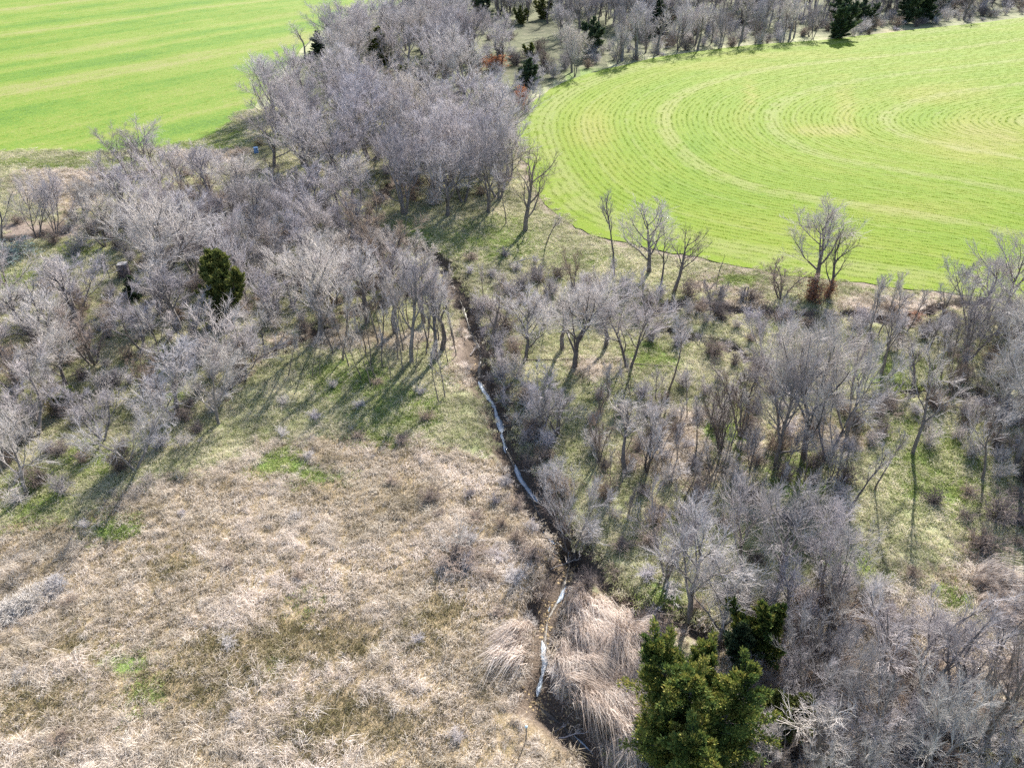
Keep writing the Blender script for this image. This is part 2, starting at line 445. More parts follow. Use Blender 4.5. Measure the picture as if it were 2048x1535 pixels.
Fg = np.stack([ii, ii + 1, ii + nx + 1, ii + nx], -1).reshape(-1, 4)

DRY_POLY = [at(*p) for p in [(-300, 1180), (0, 1075), (110, 1030), (210, 985), (330, 935), (430, 890), (520, 905), (700, 900), (880, 880), (960, 905), (1030, 985), (1100, 1095),
                             (1300, 1240), (1290, 1400), (1300, 1700), (-300, 1700)]]
LUSH = [(150, 322, 160, 16), (380, 290, 80, 10), (1480, 565, 60, 14), (1180, 520, 70, 14), (790, 830, 110, 60), (700, 760, 90, 50), (560, 925, 60, 30), (640, 950, 60, 18), (60, 985, 80, 55), (180, 920, 50, 40), (1300, 715, 60, 30), (1240, 790, 50, 30), (1880, 960, 110, 80),
        (1900, 1010, 60, 40), (170, 490, 70, 16), (990, 480, 110, 45), (430, 610, 70, 50), (1600, 960, 80, 50), (1450, 870, 50, 60), (1000, 470, 60, 40), (1780, 740, 80, 40), (1830, 870, 90, 40),
        (330, 760, 60, 50), (300, 1390, 35, 18), (620, 1190, 18, 14), (250, 1330, 60, 20), (1330, 1190, 40, 30), (1290, 150, 150, 14), (1180, 150, 60, 20), (440, 270, 60, 30), (820, 470, 60, 30), (560, 1320, 22, 10),
        (1700, 1130, 60, 30), (1880, 1200, 60, 25), (30, 560, 60, 30), (230, 1060, 60, 20)]
DRYB = [(1290, 720, 25, 14), (1190, 740, 60, 20), (1800, 620, 140, 25), (1450, 570, 90, 25), (1480, 610, 60, 12), (1960, 1170, 130, 50), (2000, 1310, 90, 60), (1600, 860, 60, 30),
        (420, 305, 90, 25), (130, 370, 100, 50), (1700, 880, 60, 30), (930, 720, 30, 70), (1700, 1370, 400, 200), (700, 680, 200, 18), (1400, 900, 150, 80), (650, 290, 60, 15), (1900, 60, 200, 8)]
SOIL = [(700, 470, 40, 14), (560, 700, 40, 14), (640, 655, 60, 10), (925, 690, 30, 60), (960, 650, 30, 40), (80, 455, 110, 22), (230, 350, 90, 10), (1040, 1410, 50, 20), (1120, 1130, 26, 50), (1250, 480, 10, 4), (1450, 45, 30, 22), (1390, 930, 40, 40)]
PXg, PYg = pix(X, Y)
def blobs(lst):
    w = np.zeros(len(X))
    for cx, cy, rx, ry in lst:
        w = np.maximum(w, 1 - sstep(0.5, 1.35, np.hypot((PXg - cx) / rx, (PYg - cy) / ry)))
    return w
front = (Y > 8)
lush = blobs(LUSH) * front
dry = np.maximum(blobs(DRYB) * 0.8, inside(X + 7 * (vnoise(X, Y, 5, 61) - 0.5), Y + 9 * (vnoise(X, Y, 6, 62) - 0.6), DRY_POLY) * 0.95) * front
soil = blobs(SOIL) * front
margin = seg_dist(X, Y, FIELD_R_EDGE)
soil = np.maximum(soil, (1 - sstep(0.8, 2.8, margin)) * (Y < 175) * 0.7)
soil = np.maximum(soil, (1 - sstep(0.4, 2.0, margin)) * 0.5)
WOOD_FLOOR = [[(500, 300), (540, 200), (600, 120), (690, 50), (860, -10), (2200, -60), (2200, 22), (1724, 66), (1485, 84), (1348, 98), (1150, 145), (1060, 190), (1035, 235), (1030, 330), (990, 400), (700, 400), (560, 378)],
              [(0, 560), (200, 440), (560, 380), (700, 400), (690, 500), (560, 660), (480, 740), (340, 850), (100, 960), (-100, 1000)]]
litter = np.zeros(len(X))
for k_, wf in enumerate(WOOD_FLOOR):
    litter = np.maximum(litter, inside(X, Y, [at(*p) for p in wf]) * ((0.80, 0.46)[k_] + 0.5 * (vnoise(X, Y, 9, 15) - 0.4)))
gul = np.zeros(len(X))
for k_, (pts, dep, wid) in enumerate(GULLIES):
    gul = np.maximum(gul, 1 - sstep(wid * 0.5, wid * 1.25, seg_dist(X, Y, pts)))
far_green = (Y > 420) * 0.6
lush = np.maximum(lush, far_green)
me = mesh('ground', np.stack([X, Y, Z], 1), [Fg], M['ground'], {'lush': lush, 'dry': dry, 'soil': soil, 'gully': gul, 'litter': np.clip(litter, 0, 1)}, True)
tag(put('ground', me), kind='structure')

def zone(x, y, arr):
    """look a ground weight up at world points"""
    i = np.clip(np.searchsorted(gx, x), 0, nx - 1); j = np.clip(np.searchsorted(gy, y), 0, ny - 1)
    return arr.reshape(ny, nx)[j, i]

def soft_row(x, y, k=6.0):
    q = np.array(FIELD_R_EDGE); L = np.concatenate([[0], np.cumsum(np.hypot(*np.diff(q, axis=0).T))])
    u = np.arange(0, L[-1], 2.5); q = np.column_stack([np.interp(u, L, q[:, 0]), np.interp(u, L, q[:, 1])])
    x, y = np.asarray(x, float), np.asarray(y, float); out = np.empty(x.shape)
    for a in range(0, len(x), 20000):
        d = np.hypot(x[a:a + 20000, None] - q[:, 0], y[a:a + 20000, None] - q[:, 1])
        m = d.min(1); out[a:a + 20000] = m - k * np.log(np.exp(-(d - m[:, None]) / k).sum(1)) + k * math.log(5)
    return out
# ------------------------------------------------------------------ the two fields
A0, A1 = np.array(at(0, 257)), np.array(at(480, 156))
LDIR = (A1 - A0) / np.linalg.norm(A1 - A0); LNRM = np.array([-LDIR[1], LDIR[0]])
def field(name, poly, edge, mat, step, left):
    xs = [p[0] for p in poly]; ys = [p[1] for p in poly]
    gx_, gy_ = np.meshgrid(np.arange(max(min(xs), -420), min(max(xs), 420), step), np.arange(min(ys), max(ys), step))
    px_, py_ = gx_.ravel(), gy_.ravel()
    ok = inside(px_, py_, poly) & (seg_dist(px_, py_, list(poly) + [poly[0]]) > 0.6)
    px_, py_ = px_[ok], py_[ok]
    pts = [Vector(p) for p in poly] + [Vector((a, b)) for a, b in zip(px_, py_)]
    n_ = len(poly)
    vs, _, fs, *_ = delaunay_2d_cdt(pts, [], [list(range(n_))], 1, 1e-4)
    V = np.array([(v.x, v.y) for v in vs])
    z = ground_z(V[:, 0], V[:, 1], False) + 0.06
    z[seg_dist(V[:, 0], V[:, 1], list(poly) + [poly[0]]) < 0.05] += 0.0
    if left:
        row = (V - A0) @ LNRM + 9 * (vnoise(V[:, 0], V[:, 1], 70, 44) - 0.5)
        pale = np.zeros(len(V))
    else:
        row = soft_row(V[:, 0], V[:, 1])
        qx, qy = pix(V[:, 0], V[:, 1])
        pale = np.zeros(len(V))
        for cx, cy, rx, ry, s in [(1960, 275, 130, 50, 0.55), (1650, 262, 80, 14, 0.6), (1900, 190, 120, 26, 0.35), (1180, 262, 60, 40, 0.35), (1500, 190, 12, 40, 0.5), (1690, 210, 20, 60, 0.4),
                                  (1850, 420, 160, 22, 0.3), (1560, 110, 200, 10, 0.3), (1420, 130, 150, 12, 0.35), (1390, 300, 40, 60, -0.25), (1500, 380, 300, 50, -0.15), (1750, 520, 260, 30, -0.12)]:
            pale += s * (1 - sstep(0.3, 1.3, np.hypot((qx - cx) / rx, (qy - cy) / ry)))
    me = mesh(name, np.column_stack([V, z]), [np.array(fs)] if all(len(f) == 3 for f in fs) else [np.array([f for f in fs if len(f) == 3])], mat, {'row': row, 'pale': pale}, True)
    return tag(put(name, me), kind='structure')
field('crop_field', FIELD_R, FIELD_R_EDGE, M['field_r'], 2.0, False)
field('striped_field', FIELD_L, FIELD_L_EDGE, M['field_l'], 3.0, True)

# ------------------------------------------------------------------ creek water, gravel bed
def strip(name, px, half, mat, z, label=None, seed=0):
    c = np.array(line(px, z, 6)); n_ = len(c)
    t = np.gradient(c, axis=0); t /= np.linalg.norm(t, axis=1, keepdims=True); nn = np.column_stack([-t[:, 1], t[:, 0]])
    r = np.random.default_rng(seed)
    w = np.array([half * (0.25 if i in (0, n_ - 1) else 1) * (0.75 + 0.5 * r.random()) for i in range(n_)])
    w2 = np.array([half * (0.25 if i in (0, n_ - 1) else 1) * (0.75 + 0.5 * r.random()) for i in range(n_)])
    L, Rr = c + nn * w[:, None], c - nn * w2[:, None]
    V = np.concatenate([np.column_stack([L, np.full(n_, z)]), np.column_stack([c, np.full(n_, z + 0.01)]), np.column_stack([Rr, np.full(n_, z)])])
    i = np.arange(n_ - 1)
    F = np.concatenate([np.stack([i + n_, i + n_ + 1, i + 1, i], 1), np.stack([i + 2 * n_, i + 2 * n_ + 1, i + n_ + 1, i + n_], 1)])
    return V, F
wat = [([(957, 762), (972, 790), (990, 815), (1000, 850), (1003, 866)], 0.34), ([(1003, 864), (1007, 885), (1012, 906)], 0.30),
       ([(1030, 928), (1042, 958), (1058, 982), (1076, 1003)], 0.28), ([(1086, 1062), (1098, 1074), (1110, 1088)], 0.27),
       ([(1139, 1100), (1144, 1108), (1142, 1118)], 0.24), ([(1132, 1172), (1124, 1190), (1114, 1206)], 0.24), ([(1100, 1212), (1097, 1222)], .15),
       ([(1084, 1280), (1089, 1310), (1089, 1335), (1082, 1362), (1074, 1392)], 0.30), ([(1148, 1470), (1166, 1486), (1186, 1506)], 0.22), ([(1200, 1522), (1216, 1540)], 0.22),
       ([(762, 415), (752, 432), (738, 448)], 0.5)]
def creek_z(px):
    q = at(px[0], px[1], -1.1)
    return float(ground_z(np.array([q[0]]), np.array([q[1]]))[0])
def water_ribbon(px, half, z, seed):
    c = np.array(line(px, z, 14)); L = np.concatenate([[0], np.cumsum(np.hypot(*np.diff(c, axis=0).T))])
    n_ = max(int(L[-1] / 0.11), 6); u = np.linspace(0, L[-1], n_)
    c = np.column_stack([np.interp(u, L, c[:, 0]), np.interp(u, L, c[:, 1])])
    t = np.gradient(c, axis=0); t /= np.linalg.norm(t, axis=1, keepdims=True); nn = np.column_stack([-t[:, 1], t[:, 0]])
    r = np.random.default_rng(seed); end = np.minimum(1, np.minimum(np.arange(n_), n_ - 1 - np.arange(n_)) / 5 + 0.15)
    def side():
        k = np.convolve(r.random(n_ + 16), np.ones(17) / 17, 'valid') - 0.5
        return half * end * (0.85 + 4.5 * k + 0.08 * (r.random(n_) - 0.5))
    w1, w2 = np.maximum(side(), 0.03), np.maximum(side(), 0.03)
    cols = [c + nn * (w1 * f)[:, None] if f > 0 else c - nn * (w2 * -f)[:, None] for f in (1.0, 0.7, 0.0, -0.7, -1.0)]
    V = np.concatenate([np.column_stack([q, np.full(n_, z + dz)]) for q, dz in zip(cols, (-0.03, 0, 0, 0, -0.03))])
    k = np.arange(n_ - 1)
    F = np.concatenate([np.stack([k + a * n_, k + a * n_ + 1, k + (a + 1) * n_ + 1, k + (a + 1) * n_], 1)[:, ::-1] for a in range(4)])
    return (V, F), np.repeat([0.0, 0.8, 1.0, 0.8, 0.0], n_)
CRK = [p for p in CREEK_PX if 415 <= p[1] <= 1560]
SH_ = [water_ribbon(CRK[a:a + 2], 0.17, max(creek_z(q) for q in CRK[a:a + 2]) + 0.03, 40 + a)[0] for a in range(len(CRK) - 1)]
V, F = join_vf(SH_)
M['shallow'] = simple('dark_shallow_water', (0.035, 0.028, 0.022), (0.11, 0.085, 0.06), 6, 0.42, 0.4, 0.3)
tag(put('creek_shallows', mesh('creek_shallows', V, F, M['shallow'], smooth=True)), kind='structure')
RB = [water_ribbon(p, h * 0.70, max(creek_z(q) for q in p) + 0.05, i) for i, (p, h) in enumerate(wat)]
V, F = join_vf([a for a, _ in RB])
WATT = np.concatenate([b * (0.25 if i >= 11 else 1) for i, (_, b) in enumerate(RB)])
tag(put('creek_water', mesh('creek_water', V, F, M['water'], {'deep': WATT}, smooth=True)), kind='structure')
# stones and gravel of the bed: one loose layer
def stones(pts, rmin, rmax, seed, zoff=0.0):
    r = np.random.default_rng(seed)
    ico = np.array([(0, 0, 1), (.894, 0, .447), (.276, .851, .447), (-.724, .526, .447), (-.724, -.526, .447), (.276, -.851, .447), (.724, .526, -.447), (-.276, .851, -.447), (-.894, 0, -.447), (-.276, -.851, -.447), (.724, -.526, -.447), (0, 0, -1)])
    fc = np.array([(0, 1, 2), (0, 2, 3), (0, 3, 4), (0, 4, 5), (0, 5, 1), (1, 6, 2), (2, 7, 3), (3, 8, 4), (4, 9, 5), (5, 10, 1), (2, 6, 7), (3, 7, 8), (4, 8, 9), (5, 9, 10), (1, 10, 6), (6, 11, 7), (7, 11, 8), (8, 11, 9), (9, 11, 10), (10, 11, 6)])
    P = np.array(pts); z = ground_z(P[:, 0], P[:, 1]) + zoff
    Vs = []
    for (x, y), zz in zip(P, z):
        s = rmin + (rmax - rmin) * r.random() ** 2
        Vs.append(ico * (s * (0.7 + 0.6 * r.random()), s * (0.7 + 0.6 * r.random()), s * 0.55) * (0.85 + 0.3 * r.random((12, 1))) + (x, y, zz))
    V = np.concatenate(Vs)
    F = (fc[None] + np.arange(len(pts))[:, None, None] * 12).reshape(-1, 3)
    return V, [F]
bed = []
for pl in ([(1145, 1118), (1138, 1140), (1134, 1168)], [(1100, 1208), (1094, 1240), (1086, 1280)], [(1078, 1390), (1070, 1402), (1085, 1420), (1120, 1448)], [(1100, 1085), (1138, 1100)], [(940, 660), (962, 700), (955, 755)], [(748, 430), (735, 458), (700, 480)]):
    c = np.array(line(pl, -1.1, 10))
    for k in range(110):
        q = c[rng.integers(len(c))] + rng.normal(0, 0.42, 2); bed.append(tuple(q))
V, F = stones(bed, 0.04, 0.13, 3)
tag(put('creek_gravel', mesh('creek_gravel', V, F, M['gravel'])), 'tan gravel and small stones lying in the creek bed', kind='stuff')

# ------------------------------------------------------------------ grass patches (prototypes scattered by geometry nodes)
def blades(n, size, hmin, hmax, wid, lean, seed, clumps=0, cs=0.11, comb=None, rows=None, comb_amt=0.0):
    r = np.random.default_rng(seed)
    if rows is not None:                       # along x in rows
        y0 = (r.integers(0, rows[0], n) - (rows[0] - 1) / 2) * rows[1] + r.normal(0, rows[2], n)
        x0 = r.normal(0, 0.25 * size, n)
    elif clumps:
        cc = (r.random((clumps, 2)) - 0.5) * size
        ci = r.integers(0, clumps, n); loose = r.random(n) < 0.3
        x0 = np.where(loose, (r.random(n) - 0.5) * size, cc[ci, 0] + r.normal(0, cs, n))
        y0 = np.where(loose, (r.random(n) - 0.5) * size, cc[ci, 1] + r.normal(0, cs, n))
    else:
        x0, y0 = (r.random(n) - 0.5) * size, (r.random(n) - 0.5) * size
    h = hmin + (hmax - hmin) * r.random(n)
    if clumps:
        ch = 0.5 + 0.8 * r.random(clumps); h = np.where(loose, h * 0.6, h * ch[ci])
        ca = r.random(clumps) * 6.283
        az = np.where(loose, r.random(n) * 6.283, ca[ci] + r.normal(0, 0.9, n))
    else:
        az = r.random(n) * 6.283
    if comb is not None: az = comb + r.normal(0, comb_amt, n)
    ln = lean * (0.5 + r.random(n))
    dx, dy = np.cos(az), np.sin(az)
    sx, sy = -dy, dx
    th = az + r.normal(0, 1.0, n); sx, sy = -np.sin(th), np.cos(th)
    w = wid * (0.6 + 0.8 * r.random(n))
    b = np.stack([x0, y0, np.full(n, -0.04)], 1)
    mid = b + np.stack([dx * h * ln * 0.35, dy * h * ln * 0.35, h * 0.62 + 0.04], 1)
    tip = b + np.stack([dx * h * ln, dy * h * ln, h * np.clip(1.05 - ln * 0.45, 0.25, 1)], 1)
    s = np.stack([sx * w, sy * w, np.zeros(n)], 1)
    V = np.stack([b - s, b + s, mid + s * 0.8, mid - s * 0.8, tip], 1).reshape(-1, 3)
    k = np.arange(n)[:, None] * 5
    tint = np.clip(r.normal(0.5, 0.2, n), 0, 1)
    if clumps: tint = np.clip(tint + np.where(loose, -0.1, (r.random(clumps)[ci] - 0.35) * 0.6), 0, 1)
    return V, k + np.array([[0, 1, 2, 3]]), k + np.array([[3, 2, 4]]), np.repeat(tint, 5)

def patch_coll(name, mats, specs):
    c = bpy.data.collections.new(name)
    for i, sp in enumerate(specs):
        V, q, t, tint = blades(**sp)
        me = mesh(f'{name}_{i}', V, [q, t], mats, {'tint': tint})
        c.objects.link(bpy.data.objects.new(f'{name}_{i:02d}', me))
    return c

def scatter(name, label, P, rot, scl, idx, coll):
    """one object of uncountable plants: points carrying patches"""
    n_ = len(P)
    me = bpy.data.meshes.new(name); me.vertices.add(n_); me.vertices.foreach_set('co', np.asarray(P, np.float32).ravel())
    for k, v in (('rz', rot), ('sc', scl)):
        a = me.attributes.new(k, 'FLOAT', 'POINT'); a.data.foreach_set('value', np.asarray(v, np.float32))
    a = me.attributes.new('pick', 'INT', 'POINT'); a.data.foreach_set('value', np.asarray(idx, np.int32))
    o = put(name, me)
    ng = bpy.data.node_groups.new(name, 'GeometryNodeTree')
    ng.interface.new_socket('Geometry', in_out='INPUT', socket_type='NodeSocketGeometry')
    ng.interface.new_socket('Geometry', in_out='OUTPUT', socket_type='NodeSocketGeometry')
    N, L = ng.nodes, ng.links
    gi, go = N.new('NodeGroupInput'), N.new('NodeGroupOutput')
    ci = N.new('GeometryNodeCollectionInfo'); ci.inputs['Collection'].default_value = coll
    ci.inputs['Separate Children'].default_value = True; ci.inputs['Reset Children'].default_value = True
    iop = N.new('GeometryNodeInstanceOnPoints'); iop.inputs['Pick Instance'].default_value = True
    def na(nm, ty):
        x = N.new('GeometryNodeInputNamedAttribute'); x.data_type = ty; x.inputs[0].default_value = nm; return x.outputs[0]
    cx = N.new('ShaderNodeCombineXYZ'); L.new(na('rz', 'FLOAT'), cx.inputs[2])
    e2r = N.new('FunctionNodeEulerToRotation'); L.new(cx.outputs[0], e2r.inputs[0])
    L.new(gi.outputs[0], iop.inputs['Points']); L.new(ci.outputs[0], iop.inputs['Instance'])
    L.new(na('pick', 'INT'), iop.inputs['Instance Index']); L.new(e2r.outputs[0], iop.inputs['Rotation'])
    L.new(na('sc', 'FLOAT'), iop.inputs['Scale']); L.new(iop.outputs[0], go.inputs[0])
    md = o.modifiers.new('scatter', 'NODES'); md.node_group = ng
    return tag(o, label, kind='stuff')

def jitter_grid(x0, x1, y0, y1, step, seed):
    r = np.random.default_rng(seed)
    a, b = np.meshgrid(np.arange(x0, x1, step), np.arange(y0, y1, step))
    x = a.ravel() + r.uniform(-.5, .5, a.size) * step; y = b.ravel() + r.uniform(-.5, .5, a.size) * step
    p, q = pix(x, y)
    ok = (p > -160) & (p < 2210) & (q > -60) & (q < 1700)
    return x[ok], y[ok]

C_meadow = patch_coll('meadow_patch', M['meadow'], [dict(n=760, size=2.2, hmin=0.15, hmax=0.6, wid=0.010, lean=1.3, seed=100 + i, clumps=12, cs=0.13) for i in range(6)])
C_low = patch_coll('low_meadow_patch', M['meadow'], [dict(n=520, size=2.2, hmin=0.10, hmax=0.35, wid=0.013, lean=1.0, seed=140 + i, clumps=26) for i in range(4)])
C_reed = patch_coll('reed_patch', M['reed'], [dict(n=420, size=1.7, hmin=0.7, hmax=1.7, wid=0.015, lean=1.35, seed=200 + i, clumps=5, cs=0.2, comb=0.0, comb_amt=0.28) for i in range(5)])
C_green = patch_coll('green_patch', M['green'], [dict(n=560, size=2.0, hmin=0.06, hmax=0.22, wid=0.014, lean=0.8, seed=300 + i, clumps=40) for i in range(4)])
C_mixed = patch_coll('mixed_patch', M['mixed'], [dict(n=560, size=2.3, hmin=0.10, hmax=0.42, wid=0.013, lean=1.1, seed=400 + i, clumps=30) for i in range(5)])
C_crop = patch_coll('crop_patch', M['crop'], [dict(n=40, size=2.6, hmin=0.03, hmax=0.08, wid=0.03, lean=0.8, seed=500 + i, rows=(1, 0.9, 0.16)) for i in range(5)])

# meadow
x, y = jitter_grid(-110, 110, 12, 165, 1.15, 21)
inf = inside(x, y, FIELD_L) | inside(x, y, FIELD_R)
d_, l_, s_ = zone(x, y, dry), zone(x, y, lush), zone(x, y, soil)
g_ = zone(x, y, gul)
rr = rng.random(len(x))
z = ground_z(x, y)
clump = vnoise(x, y, 3.5, 77)
sel = (~inf) & (d_ > 0.35) & (l_ < 0.55) & (g_ < 0.75)
tall = sel & (clump + 0.3 * (rr - .5) > 0.58)
low = sel & ~tall
def sc(name, label, mask, coll, nvar, smin, smax, rot=None, seed=0):
    r = np.random.default_rng(seed); k = int(mask.sum())
    P = np.column_stack([x[mask], y[mask], z[mask]])
    scatter(name, label, P, r.random(k) * 6.283 if rot is None else rot + r.normal(0, 0.2, k), smin + (smax - smin) * r.random(k), r.integers(0, nvar, k), coll)
olv = blobs([(560, 1290, 200, 45), (420, 1380, 160, 40), (330, 1130, 60, 25), (700, 1450, 130, 50), (90, 1400, 80, 50), (880, 1250, 60, 50), (150, 1290, 70, 25)])
o_ = zone(x, y, olv) + 0.5 * (vnoise(x, y, 2.4, 91) - 0.5)
oliv = sel & (o_ > 0.42); tall &= ~oliv; low &= ~oliv
M['olive'] = blade_mat('low_olive_and_dark_stalks', [(0.0, (0.07, 0.065, 0.025)), (0.4, (0.19, 0.165, 0.075)), (0.75, (0.33, 0.275, 0.16)), (1.0, (0.56, 0.47, 0.36))], 0.5)
C_olive = patch_coll('olive_patch', M['olive'], [dict(n=480, size=2.2, hmin=0.08, hmax=0.4, wid=0.012, lean=0.9, seed=170 + i, clumps=30) for i in range(4)])
sc('olive_grass', 'low dark olive and brown growth in hollows of the dry meadow', oliv, C_olive, 4, 0.8, 1.4, seed=8)
sc('dry_grass', 'tall tufted blond dry grass covering the meadow', tall, C_meadow, 6, 0.55, 1.35, seed=1)
sc('low_dry_grass', 'low matted brown grass between the tall tufts of the meadow', low, C_low, 4, 0.8, 1.3, seed=2)
gr = (~inf) & (l_ >= 0.3) & (g_ < 0.7) & (rr < np.clip(l_ * 1.6, 0, 1))
sc('green_grass', 'short bright green grass in sunlit openings', gr, C_green, 4, 0.9, 1.5, seed=3)
near = np.minimum(seg_dist(x, y, FIELD_R_EDGE), seg_dist(x, y, FIELD_L_EDGE)) < 1.0 * rng.random(len(x))
mx = (~inf | near) & (d_ <= 0.45) & (s_ < 0.3 + 0.6 * rr) & (g_ < 0.8) & ((l_ < 0.5) | (rr > 0.6))
sc('wood_floor_grass', 'pale green and straw coloured grass on the wood floor', mx, C_mixed, 5, 0.8, 1.25, seed=4)
# reeds swept to the right of the creek and in the right-hand clearing
REED_POLYS = [([(1150, 1160), (1250, 1230), (1290, 1290), (1290, 1380), (1310, 1480), (1340, 1600), (1250, 1600), (1140, 1440), (1100, 1380), (1105, 1260)], -1.1),
              ([(1000, 1270), (1068, 1240), (1060, 1375), (1010, 1370)], -2.4), ([(1850, 1120), (2048, 1170), (2100, 1260), (1960, 1240)], -0.5),
              ([(1960, 1260), (2100, 1300), (2100, 1420), (2020, 1400)], -0.7)]
xs_, ys_, rs_ = [], [], []
for i, (poly, ang) in enumerate(REED_POLYS):
    wp = [at(*p) for p in poly]
    xx, yy = jitter_grid(min(p[0] for p in wp), max(p[0] for p in wp), min(p[1] for p in wp), max(p[1] for p in wp), 0.72, 60 + i)
    ok = inside(xx, yy, wp); xs_.append(xx[ok]); ys_.append(yy[ok]); rs_.append(np.full(ok.sum(), ang) + 0.7 * (vnoise(xx[ok], yy[ok], 4, 9) - .5))
xx, yy, ra = map(np.concatenate, (xs_, ys_, rs_))
edge = np.minimum.reduce([seg_dist(xx, yy, [at(*p) for p in poly] + [at(*poly[0])]) for poly, _ in REED_POLYS])
ok = (seg_dist(xx, yy, CREEK) > 0.7) & (rng.random(len(xx)) < np.clip(edge / 1.6, 0.12, 1)) & (vnoise(xx, yy, 2.2, 53) > 0.15)
xx, yy, ra = xx[ok], yy[ok], ra[ok]
scatter('tall_swept_grass', 'tall pinkish tan grass swept over beside the creek', np.column_stack([xx, yy, ground_z(xx, yy)]), ra + rng.normal(0, .38, len(xx)), 0.45 + 0.65 * rng.random(len(xx)), rng.integers(0, 5, len(xx)), C_reed)
# rows of young crop
def crop(name, label, poly, left, step, seed):
    xs = [p[0] for p in poly]; ys = [p[1] for p in poly]
    cx, cy = jitter_grid(max(min(xs), -260), min(max(xs), 260), max(min(ys), 40), min(max(ys), 355), step, seed)
    ok = inside(cx, cy, poly); cx, cy = cx[ok], cy[ok]
    if left:
        row = (np.column_stack([cx, cy]) - A0) @ LNRM; g0, g1 = np.full(len(cx), LNRM[0]), np.full(len(cx), LNRM[1])
    else:
        e = 0.3; f = soft_row
        row = f(cx, cy); g0, g1 = (f(cx + e, cy) - row) / e, (f(cx, cy + e) - row) / e
        gm = np.hypot(g0, g1); g0, g1 = g0 / (gm + 1e-6), g1 / (gm + 1e-6)
        ok = (gm > 0.4) & (seg_dist(cx, cy, FIELD_R_EDGE) > 0.8); cx, cy, row, g0, g1 = cx[ok], cy[ok], row[ok], g0[ok], g1[ok]
    # snap the centre line of each patch to the row spacing
    per = 0.9
    sn = np.round(row / per) * per
    cx, cy = cx + g0 * (sn - row), cy + g1 * (sn - row)
    ok = inside(cx, cy, poly); cx, cy, g0, g1, sn = cx[ok], cy[ok], g0[ok], g1[ok], sn[ok]
    keep = np.random.default_rng(seed + 1).random(len(cx)) < (0.5 if left else 1.0) * np.clip(0.75 + 0.5 * vnoise(cx, cy, 14, 8), 0, 1)
    cx, cy, g0, g1 = cx[keep], cy[keep], g0[keep], g1[keep]
    n_ = len(cx)
    scatter(name, label, np.column_stack([cx, cy, ground_z(cx, cy, False) + 0.06]), np.arctan2(g1, g0) + math.pi / 2, 0.95 + 0.1 * rng.random(n_), rng.integers(0, 5, n_), C_crop)
crop('young_wheat', 'young bright green crop in curved drill rows', FIELD_R, False, 1.35, 31)
crop('green_pasture', 'short green growth in faint rows on the left field', FIELD_L, True, 3.1, 33)

# ------------------------------------------------------------------ bare trees
def norm(v): return v / (np.linalg.norm(v) + 1e-9)
def grow(r, p, d, length, r0, r1, nseg, wob, up, out):
    pts = [p]; step = length / nseg
    for _ in range(nseg):
        d = norm(d + r.normal(0, wob, 3) + np.array([0, 0, up]))
        pts.append(pts[-1] + d * step)
    pts = np.array(pts); rad = np.linspace(r0, r1, nseg + 1)
    out.append((pts, rad))
    return pts
def side_dir(r, t, ang, az):
    ref = np.array([1.0, 0, 0]) if abs(t[2]) > 0.9 else np.array([0, 0, 1.0])
    a = norm(np.cross(t, ref)); b = np.cross(t, a)
    return norm(t * math.cos(ang) + (a * math.cos(az) + b * math.sin(az)) * math.sin(ang))

